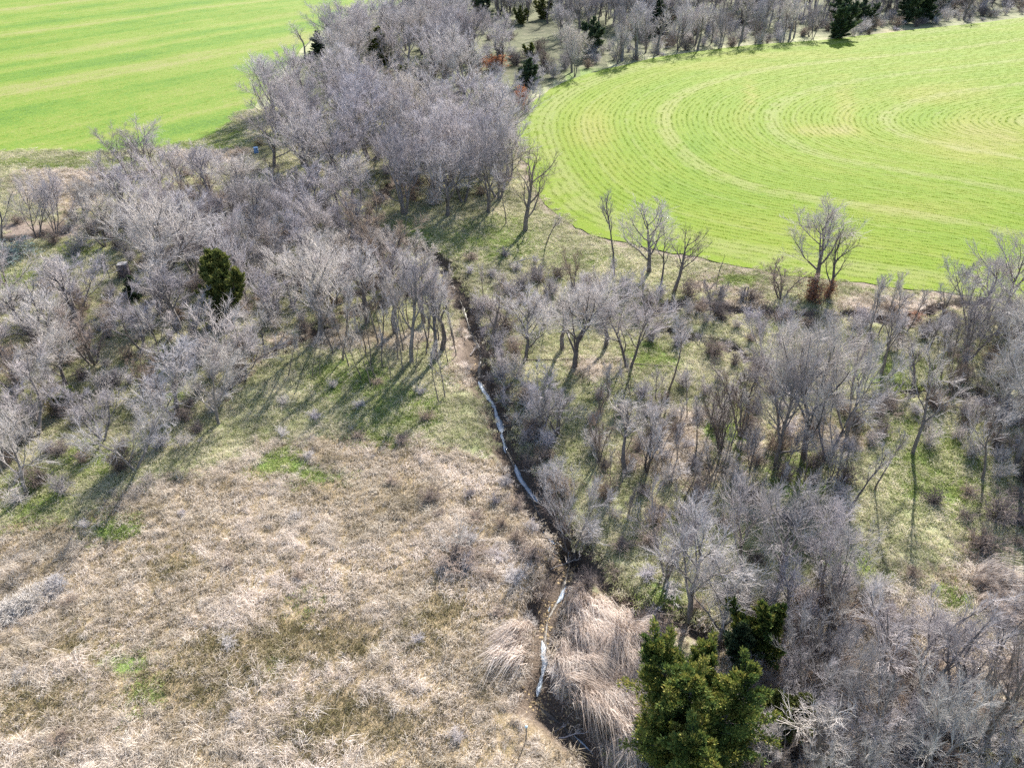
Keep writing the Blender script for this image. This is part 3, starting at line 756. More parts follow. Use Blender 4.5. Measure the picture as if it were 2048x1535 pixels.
def bare_tree(seed, H=10.0, stems=1, stem_ang=0.0, trunk=0.28, limbs=7, limb_ang=(0.5, 0.9), limb_len=0.5, br=(9, 7, 5), lens=(0.42, 0.42, 0.5), wob=0.10, up=0.10, r0=0.18, twig=0.0075, crook=1.0, lift=0.0):
    r = np.random.default_rng(seed)
    T, Lm, B, S, W = [], [], [], [], []
    def fill(axis, length, rad, depth, tgt_levels):
        pass
    for s in range(stems):
        az0 = 6.283 * s / stems + r.normal(0, 0.4)
        d = norm(np.array([math.cos(az0) * math.sin(stem_ang), math.sin(az0) * math.sin(stem_ang), math.cos(stem_ang)]) + r.normal(0, 0.04, 3))
        base = np.array([math.cos(az0), math.sin(az0), 0]) * (0.10 * (stems > 1)) + np.array([0, 0, -0.25])
        rs = r0 * (1.0 if stems == 1 else 0.7)
        tl = H * trunk * (0.85 + 0.3 * r.random())
        # the leader goes on up through the crown
        lead = H * (0.80 + 0.12 * r.random())
        pts = grow(r, base, d, lead, rs * 1.15, rs * 0.16, 12, 0.075 * crook, 0.035, T)
        cum = np.linspace(0, lead, 13)
        golden = r.random() * 6.28
        for i in range(limbs):
            f = (tl + (lead - tl) * (i / limbs) ** 0.9 * 0.92) / lead
            j = f * 12; k = min(int(j), 11); q = pts[k] + (pts[k + 1] - pts[k]) * (j - k)
            golden += 2.4 + r.normal(0, 0.3)
            ang = limb_ang[0] + (limb_ang[1] - limb_ang[0]) * r.random()
            dl = side_dir(r, norm(pts[k + 1] - pts[k]), ang, golden)
            L1 = H * limb_len * (1.12 - 0.62 * f) * (0.75 + 0.5 * r.random())
            rl = rs * (0.62 - 0.38 * f)
            lp = grow(r, q, dl, L1, rl, 0.020, 7, wob * crook, up, Lm)
            for b in range(br[0]):
                fb = 0.22 + 0.78 * (b + r.random() * 0.6) / br[0]; fb = min(fb, 0.99)
                jb = fb * 7; kb = min(int(jb), 6); qb = lp[kb] + (lp[kb + 1] - lp[kb]) * (jb - kb)
                db = side_dir(r, norm(lp[kb + 1] - lp[kb]), 0.35 + 0.45 * r.random(), r.random() * 6.283)
                L2 = L1 * lens[0] * (1.15 - 0.5 * fb) * (0.7 + 0.6 * r.random())
                bp = grow(r, qb, db, L2, max(rl * 0.36 * (1.1 - fb * .6), 0.019), 0.011, 4, wob * 1.2 * crook, up, B)
                for c in range(br[1]):
                    fc = 0.15 + 0.85 * (c + r.random() * 0.6) / br[1]; fc = min(fc, 0.99)
                    jc = fc * 4; kc = min(int(jc), 3); qc = bp[kc] + (bp[kc + 1] - bp[kc]) * (jc - kc)
                    dc = side_dir(r, norm(bp[kc + 1] - bp[kc]), 0.3 + 0.4 * r.random(), r.random() * 6.283)
                    L3 = L2 * lens[1] * (1.2 - 0.4 * fc) * (0.7 + 0.6 * r.random()) + 0.12
                    cp = grow(r, qc, dc, L3, 0.0105, 0.007, 3, wob * 1.3 * crook, up * 0.8, S)
                    for e in range(br[2]):
                        fe = 0.2 + 0.8 * (e + r.random()) / br[2]; fe = min(fe, 0.99)
                        je = fe * 3; ke = min(int(je), 2); qe = cp[ke] + (cp[ke + 1] - cp[ke]) * (je - ke)
                        de = side_dir(r, norm(cp[ke + 1] - cp[ke]), 0.25 + 0.35 * r.random(), r.random() * 6.283)
                        L4 = L3 * lens[2] * (0.7 + 0.6 * r.random()) + 0.2
                        mid = qe + de * L4 * 0.5 + r.normal(0, 0.02, 3)
                        tip = mid + norm(de + np.array([0, 0, up]) + r.normal(0, 0.12, 3)) * L4 * 0.5
                        W.append((np.array([qe, mid, tip]), np.array([twig, twig * 0.85, twig * 0.5])))
    return T, Lm, B, S, W

PROTO = {}
def make_proto(code, seed, barkm, twigm, **kw):
    T, Lm, B, S, W = bare_tree(seed, **kw)
    V1, F1 = join_vf([tubes(T, 6), tubes(Lm, 4)])
    parts = [tubes(B, 3), tubes(S, 3)] + ([tubes(W, 3)] if W else [])
    V2, F2 = join_vf(parts)
    m1 = mesh(f'trunk_{code}', V1, F1, barkm, smooth=True)
    m2 = mesh(f'crown_{code}', V2, F2, twigm, smooth=True)
    top = V2[:, 2].max(); wid = 2 * np.percentile(np.hypot(V2[:, 0], V2[:, 1]), 93)
    PROTO.setdefault(code[0], []).append((m1, m2, top, wid))
# spreading, upright, multi-stem, round dense, pale gnarly, slender, open dark
make_proto('S0', 1, M['bark_dark'], M['twig_grey'], limbs=10, limb_len=0.60, trunk=0.20, limb_ang=(0.4, 0.8), r0=0.2, br=(9, 7, 5))
make_proto('S1', 2, M['bark_dark'], M['twig_lavender'], limbs=9, limb_len=0.60, trunk=0.18, limb_ang=(0.4, 0.85), r0=0.2, br=(9, 7, 4))
make_proto('S2', 3, M['bark_grey'], M['twig_grey'], limbs=10, limb_len=0.56, trunk=0.24, limb_ang=(0.35, 0.75), r0=0.2, br=(8, 6, 4))
make_proto('U0', 4, M['bark_dark'], M['twig_grey'], limbs=8, limb_len=0.42, trunk=0.42, r0=0.21, limb_ang=(0.3, 0.55), br=(7, 4, 3))
make_proto('U1', 5, M['bark_grey'], M['twig_lavender'], limbs=8, limb_len=0.40, trunk=0.38, r0=0.21, limb_ang=(0.4, 0.7), br=(7, 5, 4))
make_proto('M0', 6, M['bark_dark'], M['twig_grey'], stems=3, stem_ang=0.22, limbs=5, limb_len=0.36, trunk=0.22, br=(7, 6, 4), limb_ang=(0.35, 0.7))
make_proto('M1', 7, M['bark_dark'], M['twig_brown'], stems=4, stem_ang=0.30, limbs=4, limb_len=0.34, trunk=0.16, br=(7, 5, 4), limb_ang=(0.35, 0.7))
make_proto('M2', 8, M['bark_grey'], M['twig_lavender'], stems=3, stem_ang=0.30, limbs=5, limb_len=0.38, trunk=0.18, br=(7, 6, 4), limb_ang=(0.3, 0.7))
make_proto('R0', 9, M['bark_grey'], M['twig_lavender'], stems=3, stem_ang=0.26, limbs=6, limb_len=0.50, trunk=0.2, br=(8, 6, 4), limb_ang=(0.35, 0.8), up=0.10)
make_proto('R1', 10, M['bark_dark'], M['twig_lavender'], stems=2, stem_ang=0.2, limbs=8, limb_len=0.56, trunk=0.18, br=(8, 6, 4), limb_ang=(0.35, 0.85), up=0.10)
make_proto('P0', 12, M['bark_grey'], M['twig_pale'], limbs=8, limb_len=0.6, trunk=0.2, br=(8, 7, 5), limb_ang=(0.5, 0.95), wob=0.15, crook=1.15, up=0.08, twig=0.0075)
make_proto('P1', 13, M['bark_grey'], M['twig_pale'], stems=2, stem_ang=0.32, limbs=6, limb_len=0.5, trunk=0.18, br=(8, 6, 5), limb_ang=(0.5, 0.9), wob=0.14, crook=1.15, up=0.08, twig=0.0075)
make_proto('L0', 14, M['bark_dark'], M['twig_grey'], limbs=7, limb_len=0.24, trunk=0.45, br=(6, 4, 3), limb_ang=(0.3, 0.6), r0=0.13)
make_proto('L1', 15, M['bark_dark'], M['twig_grey'], limbs=7, limb_len=0.2, trunk=0.5, br=(5, 4, 3), limb_ang=(0.4, 0.8), r0=0.10, crook=1.4)
make_proto('K0', 16, M['bark_dark'], M['twig_dark'], stems=1, limbs=8, limb_len=0.45, trunk=0.16, br=(6, 4, 3), limb_ang=(0.35, 0.75), wob=0.13, r0=0.2)
make_proto('K1', 17, M['bark_dark'], M['twig_grey'], stems=1, limbs=6, limb_len=0.5, trunk=0.34, br=(7, 5, 4), limb_ang=(0.4, 0.9), wob=0.15, crook=1.3, r0=0.2)

# shrubs: one mesh each
def shrub_mesh(code, seed, mat, n=26, H=2.4, spread=0.7, wob=0.16, br=(6, 5), r0=0.022, leaf=None, leafn=0, lmat=None):
    r = np.random.default_rng(seed); A, B, W = [], [], []
    for i in range(n):
        az, tl = r.random() * 6.283, abs(r.normal(0, spread * 0.6))
        d = np.array([math.cos(az) * math.sin(tl), math.sin(az) * math.sin(tl), math.cos(tl)])
        L = H * (0.6 + 0.5 * r.random())
        p = grow(r, np.array([r.normal(0, .16), r.normal(0, .16), -0.1]), d, L, r0, 0.009, 6, wob, 0.02, A)
        for b in range(br[0]):
            f = 0.2 + 0.8 * r.random(); k = min(int(f * 6), 5)
            db = side_dir(r, norm(p[k + 1] - p[k]), 0.5 + 0.5 * r.random(), r.random() * 6.28)
            q = grow(r, p[k], db, L * (0.2 + 0.25 * r.random()), 0.012, 0.007, 3, wob * 1.2, 0.03, B)
            for c in range(br[1]):
                k2 = r.integers(0, 3); dc = side_dir(r, norm(q[k2 + 1] - q[k2]), 0.5 + 0.5 * r.random(), r.random() * 6.28)
                l2 = 0.15 + 0.3 * r.random()
                W.append((np.array([q[k2], q[k2] + dc * l2]), np.array([0.009, 0.006])))
    V, F = join_vf([tubes(A, 3), tubes(B, 3), tubes(W, 3)])
    me = mesh(f'shrub_{code}', V, F, mat, smooth=True)
    lm = None
    if leafn:
        tips = np.array([w[0][1] for w in W]); c = tips[r.integers(0, len(tips), leafn)] + r.normal(0, 0.07, (leafn, 3))
        lm = leaf_mesh(f'leaves_{code}', c, r, 0.055, lmat)
    top = V[:, 2].max(); wid = 2 * np.percentile(np.hypot(V[:, 0], V[:, 1]), 94)
    return me, lm, top, wid
def leaf_mesh(name, c, r, s, mat, tint=None, dirs=None, aspect=2.0):
    n_ = len(c)
    if dirs is None:
        dirs = r.normal(0, 1, (n_, 3))
    d = dirs / (np.linalg.norm(dirs, axis=1, keepdims=True) + 1e-9)
    o = np.cross(d, r.normal(0, 1, (n_, 3))); o /= np.linalg.norm(o, axis=1, keepdims=True) + 1e-9
    ss = s * (0.6 + 0.8 * r.random((n_, 1)))
    V = np.stack([c - d * ss * aspect / 2, c + o * ss * 0.5, c + d * ss * aspect / 2, c - o * ss * 0.5], 1).reshape(-1, 3)
    F = np.arange(n_)[:, None] * 4 + np.array([[0, 1, 2, 3]])
    if tint is None: tint = r.random(n_)
    return mesh(name, V, [F], mat, {'tint': np.repeat(tint, 4)})
SHRUB = {
    'b': [shrub_mesh('grey', 1, M['twig_grey']), shrub_mesh('grey2', 2, M['twig_lavender'], spread=0.95), shrub_mesh('grey3', 3, M['twig_grey'], n=34, spread=0.6)],
    'w': [shrub_mesh('white', 4, M['twig_pale'], n=16, H=2.2, spread=1.0, r0=0.035, br=(5, 4))],
    'd': [shrub_mesh('dark', 5, M['twig_dark'], n=36, spread=1.1, wob=0.25), shrub_mesh('dark2', 6, M['twig_brown'], n=36, spread=1.2, wob=0.28)],
    't': [shrub_mesh('brown', 7, M['twig_brown'], n=34, spread=0.8, wob=0.2)],
    'o': [shrub_mesh('orange', 8, M['twig_brown'], n=22, spread=0.7, leafn=5200, lmat=M['leaf_orange'])],
    'r': [shrub_mesh('rust', 9, M['twig_brown'], n=30, spread=0.9, leafn=2600, lmat=M['leaf_rust'])],
    's': [shrub_mesh('silver', 12, M['twig_silver'], n=70, H=1.2, spread=0.9, r0=0.008, wob=0.12, br=(5, 3))],
    'u': [shrub_mesh('bluegreen', 11, M['twig_grey'], n=24, spread=1.0, leafn=3600, lmat=M['leaf_teal'])],
    'y': [shrub_mesh('yellow', 10, M['twig_brown'], n=22, spread=0.8, leafn=1800, lmat=M['leaf_yellow'])],
}

# ------------------------------------------------------------------ cedars
def cedar(code, seed, H, Rm, nb, spray, mat, cone=0.5, ls=0.11, tipbias=0.0, leaders=1):
    r = np.random.default_rng(seed); T, B = [], []
    TP = [grow(r, np.array([0, 0, -0.3]), np.array([0, 0, 1.0]), H * 0.97, 0.02 * H + 0.04, 0.02, 10, 0.03, 0.02, T)]
    for k in range(leaders - 1):
        a_ = 6.283 * k / max(leaders - 1, 1) + r.normal(0, .3)
        TP.append(grow(r, np.array([0, 0, -0.2]), norm(np.array([math.cos(a_) * 0.36, math.sin(a_) * 0.36, 1.0])), H * r.uniform(0.68, 0.95), 0.015 * H, 0.02, 10, 0.03, 0.03, T))
    C, D, Tn = [], [], []
    lobes = r.random(9) * 6.283
    for i in range(nb):
        f = 0.04 + 0.94 * (i + r.random()) / nb; tp = TP[i % len(TP)]
        k = min(int(f * 10), 9); q = tp[k] + (tp[k + 1] - tp[k]) * (f * 10 - k)
        az = r.random() * 6.283
        prof = (1 - f ** (1.2 + cone * 0.4)) ** (cone + 0.1) * min(1, 0.6 + f * 1.6)
        lob = 0.78 + 0.30 * math.sin(3 * az + lobes[0] + f * 5) + 0.24 * math.sin(5 * az + lobes[1] - f * 9)
        L = Rm * (1.0 if leaders == 1 else 0.72) * prof * lob * (0.72 + 0.4 * r.random()) + 0.15
        el = 0.15 + 0.75 * f + r.normal(0, 0.15)
        d = np.array([math.cos(az) * math.cos(el), math.sin(az) * math.cos(el), math.sin(el)])
        p = grow(r, q, d, L, 0.03, 0.008, 4, 0.09, 0.05, B)
        btint = r.random()
        m = int(spray * (0.4 + L / Rm))
        t = 0.22 + 0.78 * r.random(m) ** 0.8
        kk = np.minimum((t * 4).astype(int), 3); fr = (t * 4 - kk)[:, None]
        c = p[kk] * (1 - fr) + p[kk + 1] * fr
        sd_ = r.normal(0, 1, (m, 3)); sd_[:, 2] = sd_[:, 2] * 0.5 + 0.35
        off = sd_ / np.linalg.norm(sd_, axis=1, keepdims=True) * (r.random((m, 1)) ** 0.7) * (0.10 + 0.17 * L * (1 - 0.6 * t[:, None]))
        c = c + off
        C.append(c); D.append(off * 2.0 + d * 0.25 + np.array([0, 0, 0.12]) + r.normal(0, 0.09, (m, 3)))
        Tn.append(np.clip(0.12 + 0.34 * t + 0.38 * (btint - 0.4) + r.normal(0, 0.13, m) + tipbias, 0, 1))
    V1, F1 = join_vf([tubes(T, 7), tubes(B, 3)])
    m1 = mesh(f'cedar_trunk_{code}', V1, F1, M['bark_dark'], smooth=True)
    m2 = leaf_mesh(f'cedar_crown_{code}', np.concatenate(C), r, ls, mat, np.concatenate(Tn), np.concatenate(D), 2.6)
    PROTO.setdefault(code, []).append((m1, m2, H, 2 * Rm * 0.8))
cedar('c', 21, 8.0, 3.7, 620, 400, M['cedar'], 0.40, 0.058, 0.08, 6)     # big foreground cedar
cedar('e', 22, 7.0, 2.5, 240, 120, M['cedar_dark'], 0.4, 0.12, 0.0, 4)
cedar('e', 23, 7.0, 1.8, 180, 110, M['cedar_dark'], 0.8, 0.13)
cedar('g', 24, 7.0, 1.9, 260, 120, M['cedar'], 0.35, 0.10, 0.04, 3)
cedar('v', 25, 6.0, 1.9, 200, 100, M['cedar_olive'], 0.45, 0.11, 0.0, 3)

# ------------------------------------------------------------------ placing
ALL = []      # things that still need a label: (object, kind phrase, x, y)
cr = np.random.default_rng(99)
KIND = {'S': ('bare_tree', 'tree', 'broad bare tree'), 'U': ('bare_tree', 'tree', 'upright bare tree'), 'M': ('multi_stemmed_tree', 'tree', 'forking many-stemmed bare tree'),
        'R': ('bare_tree', 'tree', 'round lavender-grey bare tree'), 'P': ('bare_tree', 'tree', 'pale crooked bare tree'), 'L': ('sapling', 'sapling', 'slender bare sapling'),
        'K': ('bare_tree', 'tree', 'dark open-branched bare tree'), 'c': ('cedar_tree', 'cedar', 'cedar'), 'e': ('cedar_tree', 'cedar', 'dark cedar'),
        'g': ('cedar_tree', 'cedar', 'green cedar'), 'v': ('cedar_tree', 'cedar', 'olive cedar')}
SH = {'b': 'grey bare shrub', 'w': 'white-twigged bare shrub', 'd': 'dark tangled shrub', 't': 'brown twiggy shrub', 'o': 'orange-leaved bush', 'r': 'rust-leaved bush', 'y': 'yellowish leafy bush'}
GROUP = {'multi_stemmed_tree': 'many-stemmed bare trees along the creek', 'bare_tree': 'bare winter trees along the creek', 'sapling': 'thin saplings in the wood', 'cedar_tree': 'evergreen cedars among the bare trees'}

def plant(kind, x, y, h, w=None, label=None, lean=None, var=None, rot=None):
    protos = PROTO[kind]; v = int(cr.integers(len(protos))) if var is None else var
    m1, m2, H0, W0 = protos[v % len(protos)]
    name, cat, phrase = KIND[kind]
    s = h / H0; sx = s if w is None else float(np.clip(w / W0, 0.62 * s, 1.6 * s))
    e = bpy.data.objects.new(name, None); e.empty_display_size = 0.5; COL.objects.link(e)
    e.location = (x, y, gz(x, y))
    lx, ly = lean if lean else (cr.normal(0, 0.04), cr.normal(0, 0.04))
    e.rotation_euler = (lx, ly, 0)
    z = cr.random() * 6.283 if rot is None else rot
    put('trunk', m1, rot=(0, 0, z), scale=(sx, sx, s), parent=e)
    put('crown', m2, rot=(0, 0, z), scale=(sx, sx, s), parent=e)
    tag(e, label, cat, GROUP[name])
    if label is None: ALL.append((e, phrase, x, y))
    return e

def tree(kind, bx, by, ty, w, label=None, lean=0.0, var=None):
    """base pixel, top pixel row, crown width in pixels; lean = degrees to the right"""
    x, y = at(bx, by); h = height_for(y, ty)
    depth = y * CP + (CAM_H - h * 0.6) * SP
    lw = R(lean) - 0.6 * math.atan((bx - 1024) / (2962.0 - by))      # the photograph's trees stand a little off plumb
    return plant(kind, x, y, h, w * depth / FPX, label, (cr.normal(0, 0.03), lw), var)

def bush(kind, bx, by, wpx, hm=None, label=None):
    x, y = at(bx, by)
    depth = y * CP + CAM_H * SP
    return bush_at(kind, x, y, wpx * depth / FPX, hm, label)
def bush_at(kind, x, y, w, hm=None, label=None):
    lst = SHRUB[kind]; me, lm, top, W0 = lst[int(cr.integers(len(lst)))]
    s = w / W0; sz = (hm / top) if hm else s * 0.9
    o = put('shrub', me, (x, y, gz(x, y)), (0, 0, cr.random() * 6.283), (s, s, sz))
    if lm: put('leaves', lm, parent=o)
    tag(o, label, 'shrub', 'bare shrubs and bushes')
    if label is None: ALL.append((o, SH[kind], x, y))
    return o

# --- cedars and coloured bushes (landmarks)
tree('c', 1385, 1545, 1325, 285, 'large olive-green cedar in the bottom right foreground, beside the swept dry grass', var=0)
tree('g', 1520, 1325, 1195, 92, 'narrow green cedar just above the large foreground cedar')
tree('v', 1565, 1480, 1385, 105, 'low olive cedar just right of the large foreground cedar')
tree('e', 1480, 1330, 1240, 70, 'small dark cedar squeezed between the large cedar and the narrow one')
tree('v', 447, 650, 480, 95, 'tall olive-green cedar standing alone in the left wood', var=0)
tree('e', 268, 598, 545, 75, 'low dark cedar beside the small grey hut in the left wood')
tree('e', 638, 112, 58, 45, 'small dark cedar at the edge of the striped left field')
tree('v', 760, 128, 48, 62, 'pointed brown-green cedar in the wood near the top edge, behind the leaning tree')
tree('v', 812, 162, 122, 50, 'olive cedar half hidden among lavender-grey crowns')
tree('v', 845, 158, 118, 40, 'smaller olive cedar, right one of a touching pair among lavender crowns')
tree('v', 948, 136, 96, 30, 'small pointed brownish cedar just left of the orange bush')
tree('e', 960, 42, -22, 48, 'dark cedar cut by the top edge, right of the fan-shaped tree')
tree('v', 1086, 38, -10, 34, 'narrow olive cedar touching the top edge above the field tip')
tree('v', 1042, 48, 8, 26, 'small olive cedar near the top edge between two darker ones')
tree('g', 1000, 112, 84, 40, 'olive-green cedar right behind the orange bush')
tree('g', 1060, 118, 82, 44, 'green cedar beneath pale branches, upper one beside the field tip')
tree('e', 1055, 170, 110, 48, 'black-green cedar at the upper left curve of the round field')
tree('e', 1182, 112, 30, 52, 'tall dark cedar by itself left of the tree row above the field')
tree('e', 1318, 66, -12, 62, 'dark blue-green cedar in the middle of the far tree row')
tree('g', 1345, 45, -5, 30, 'bright green cedar tip in the far tree row')
tree('e', 1680, 74, -22, 66, 'broad dark cedar standing right on the far field edge', var=0)
tree('e', 1728, 52, -8, 44, 'small dark cedar just right of the broad far-edge cedar')
tree('e', 1812, 46, -30, 50, 'dark cedar, left one of the far right pair')
tree('e', 1848, 44, -34, 56, 'tall dark cedar, right one of the far right pair')
tree('e', 1880, 26, -20, 34, 'small dark cedar behind the far right pair')
tree('g', 130, 820, 770, 45, 'small yellow-green cedar low in the left wood among grey brush')
bush('o', 988, 138, 46, 4.2, 'bright orange-leaved bush between cedars near the top of the wood')
bush('o', 1043, 212, 26, 5.0, 'orange-leaved bush at the left tip of the round field')
bush('v' if False else 'r', 1052, 225, 26, 2.5, 'dark rusty bush directly under the orange bush at the field tip')
bush('r', 1622, 605, 62, 3.4, 'rust-red bush under the big lone tree at the field edge')
bush('r', 1655, 600, 30, 2.6, 'smaller rusty bush touching the right side of the rust-red bush')
bush('r', 1835, 640, 60, 1.4, 'rusty brown brush beside the thin sapling below the field')
bush('y', 690, 292, 50, 4.0, 'yellowish leafy bush in the gap of the upper wood')
bush('y', 520, 290, 22, 2.0, 'small yellow bush beside the blue barrel')
bush('y', 110, 830, 30, 2.0)
bush('w', 915, 1105, 100, 2.6, 'white-twigged shrub standing alone in the dry meadow left of the creek')
bush('s', 25, 1225, 70, 0.9, 'lowest of three silvery low bushes at the left edge of the dry meadow')
bush('s', 62, 1205, 66, 0.9, 'middle one of three silvery low bushes at the left edge of the meadow')
bush('s', 108, 1178, 62, 0.8, 'upper right one of three silvery low bushes at the left edge of the meadow')
bush('u', 22, 512, 90, 2.4, 'blue-green leafy brush at the left edge below the brown ditch')
bush('t', 915, 1118, 120, 1.3, 'low brown brush ringed around the white-twigged meadow shrub')
bush('d', 1990, 1040, 120, 2.6, 'dense purplish dark shrub at the right edge of the picture')
bush('d', 1955, 1110, 110, 2.0, 'purplish brush sloping below the dark right-edge shrub')
bush('d', 1310, 1262, 90, 1.2, 'dark brush pile filling the side gully above the large cedar')

# --- trees one can single out
T_ = tree
T_('K', 1050, 464, 288, 120, 'dark many-limbed tree beside the left curve of the round field, long shadow on grass', var=0)
T_('L', 1011, 452, 325, 55, 'thin upright tree just left of the dark many-limbed tree by the field')
T_('S', 895, 434, 275, 150, 'pale trunked tree with long diagonal shadow at the front of the middle wood')
T_('R', 975, 428, 240, 150, 'grey tree at the front right corner of the middle wood', var=1)
T_('L', 1092, 492, 418, 55, 'small leaning bare tree right of the dark many-limbed tree', 15)
T_('L', 1228, 556, 392, 95, 'narrow grey tree, left one of the row in front of the round field', 0, 0)
T_('S', 1297, 548, 383, 165, 'dense fan-crowned tree, tallest of the row before the round field', -2, 2)
T_('K', 1322, 572, 440, 75, 'dark thin tree in front of the fan-crowned tree')
T_('K', 1347, 588, 455, 95, 'tree leaning right at the end of the row before the field', 12, 0)
T_('M', 1560, 606, 520, 100, 'low many-stemmed grey tree left of the rust-red bush')
T_('S', 1632, 566, 398, 175, 'big lone wide tree rising over the field above the rust-red bush', 0, 0)
T_('K', 1655, 592, 455, 85, 'limb-like tree leaning right beside the big lone tree', 15, 0)
T_('S', 2008, 640, 440, 165, 'large tree at the right edge overlapping the green field', 3, 1)
T_('S', 1975, 625, 500, 110, 'grey tree just left of the large right-edge field tree')
T_('L', 1930, 622, 552, 70, 'slender tree on the field margin near the right edge')
T_('L', 1704, 772, 562, 95, 'tall thin tree leaning right over the pale clearing', 8, 0)
T_('L', 1793, 706, 565, 55, 'short thin dark sapling in the pale clearing by rusty brush', 8, 1)
T_('K', 1822, 914, 672, 150, 'tall crooked trunked tree with root-like shadow on bright green grass', 3, 1)
T_('K', 1961, 967, 800, 110, 'bent pale-topped tree right of the crooked tall tree', 5, 1)
T_('L', 1695, 1032, 880, 95, 'forked thin tree leaning right in the lower clearing', 11, 0)
T_('L', 1747, 988, 850, 75, 'thin grey tree beside the forked leaning one', 5)
T_('P', 2028, 935, 600, 250, 'massive gnarled tree with white limbs cut by the right edge', 4, 0)
T_('P', 2060, 800, 560, 200, 'pale tree behind the massive gnarled one, partly outside the right edge')
T_('S', 1548, 938, 690, 175, 'wide tree with dark ivy-thick trunk, left one of the big clump', 2, 1)
T_('S', 1605, 922, 640, 185, 'high-crowned tree in the middle of the big clump right of centre', 2, 0)
T_('P', 1648, 935, 655, 175, 'pale twigged tree on the right side of the big clump', 0, 1)
T_('R', 1560, 868, 615, 170, 'lavender-grey tree at the back left of the big clump')
T_('R', 1690, 872, 640, 150, 'lavender-grey tree at the back right of the big clump')
T_('M', 1480, 880, 720, 120, 'brownish many-stemmed tree on the left flank of the big clump', 0, 1)
T_('L', 1390, 930, 800, 60, 'dark stemmed sapling, first in the row left of the big clump')
T_('M', 1438, 915, 765, 75, 'dark multi-stemmed sapling in the row left of the big clump', 0, 1)
T_('L', 1460, 905, 760, 65, 'dark stemmed sapling nearest to the big clump')
T_('L', 1478, 1000, 900, 60, 'small sapling in the shade before the big clump')
T_('L', 1334, 790, 615, 105, 'S-bent tree in the open middle, crown over the upper gully', 7, 1)
T_('S', 1048, 724, 562, 115, 'grey tree nearest the creek bend, where the long pipe begins', 4, 2)
T_('S', 1149, 740, 545, 175, 'two-forked tree standing over the middle of the long pipe', 3, 0)
T_('U', 1125, 706, 560, 100, 'upright tree just behind the two-forked tree over the pipe')
T_('R', 1258, 742, 548, 190, 'thick trunked spreading tree with dark green shadow at the pipe end', 2, 1)
T_('U', 1210, 700, 560, 110, 'grey tree between the two-forked and the thick trunked tree')
T_('K', 988, 677, 570, 95, 'brown tree on the right bank above the dark creek bend', -4, 0)
T_('M', 1085, 865, 745, 110, 'bushy tree right of the upper water pool casting fan shadows', 0, 2)
T_('M', 1115, 875, 760, 90, 'bushy tree touching the fan-shadow one on its right', 0, 0)
T_('P', 1142, 1086, 880, 185, 'bright white-twigged tree leaning over the creek fork', -4, 1)
T_('M', 1197, 928, 820, 60, 'brown ivy-stemmed tree behind the white-twigged creek tree', 0, 1)
T_('U', 1250, 950, 795, 105, 'pale brown upright tree in the middle clearing', 0)
T_('M', 1292, 950, 800, 110, 'pale bushy tree right beside the upright one in the middle clearing', 0, 0)
T_('L', 1347, 955, 855, 50, 'thin curling dark sapling in the middle clearing')
T_('L', 1362, 965, 870, 45, 'second curling sapling, right of its thin twin')
# grove left of the creek
T_('S', 637, 677, 448, 185, 'big tree with white low branches at the left ditch, long dark shadow', -3, 2)
for i, (bx, by, ty, w, k) in enumerate([(824, 730, 530, 100, 'U'), (793, 671, 490, 120, 'U'), (757, 692, 510, 90, 'L'), (687, 724, 570, 70, 'L'), (731, 714, 590, 60, 'L'), (861, 738, 545, 80, 'L'), (873, 722, 550, 100, 'U'),
                                     (884, 705, 540, 100, 'U'), (878, 808, 700, 55, 'L'), (890, 800, 690, 55, 'L'), (735, 650, 480, 110, 'U'), (848, 650, 500, 110, 'U'), (765, 690, 560, 45, 'L'), (912, 715, 620, 40, 'L'),
                                     (578, 757, 660, 45, 'L'), (626, 760, 665, 30, 'L'), (642, 756, 670, 26, 'L'), (605, 748, 680, 26, 'L'), (706, 690, 600, 40, 'L'), (662, 700, 600, 35, 'L')]):
    T_(k, bx, by, ty, w)
# upper left
T_('R', 72, 468, 303, 95, 'tree with dense pale top, left one of the pair by the brown ditch')
T_('R', 110, 464, 310, 85, 'tree with dense pale top, right one of the pair by the brown ditch')
T_('K', 4, 492, 330, 90, 'dark tree cut by the left edge beside the brown ditch')
T_('R', 256, 344, 232, 100, 'left tree of the three fan-crowned trees against the striped field', -6)
T_('R', 297, 344, 222, 130, 'middle and tallest of the three fan-crowned trees against the striped field', 0)
T_('R', 337, 344, 268, 60, 'right and smallest of the three fan-crowned trees against the striped field', 6)
T_('K', 612, 120, 35, 75, 'lone dark tree leaning left over the striped field', -22, 1)
T_('S', 872, 54, -20, 85, 'fan-shaped tree touching the top edge in front of the field corner', 0, 0)
T_('R', 925, 78, 15, 100, 'dense round lavender tree right of the fan-shaped one', 0, 1)
T_('S', 335, 592, 375, 210, 'large open tree with sweeping dark limbs left of the olive cedar', 0, 0)
T_('K', 300, 560, 440, 120, 'dark limbed tree just behind the small grey hut', -8, 1)
T_('P', 438, 850, 690, 155, 'white-limbed tree over the dark thicket at the wood edge', -3, 0)
T_('P', 272, 940, 775, 215, 'broad pale tree at the lower edge of the left wood', -5, 1)
T_('P', 55, 990, 830, 190, 'pale tree filling the left edge above the green patch', -5, 0)
T_('P', 115, 825, 690, 130, 'small white-branched tree deep in the left wood', -5, 1)
T_('K', 332, 742, 590, 70, 'dark slim trunk rising beside the pale green opening', -8, 1)
T_('L', 240, 802, 735, 50, 'small dark sapling in the left wood opening')
T_('M', 285, 790, 700, 70, 'thin many-stemmed sapling in the left wood opening', 0, 1)
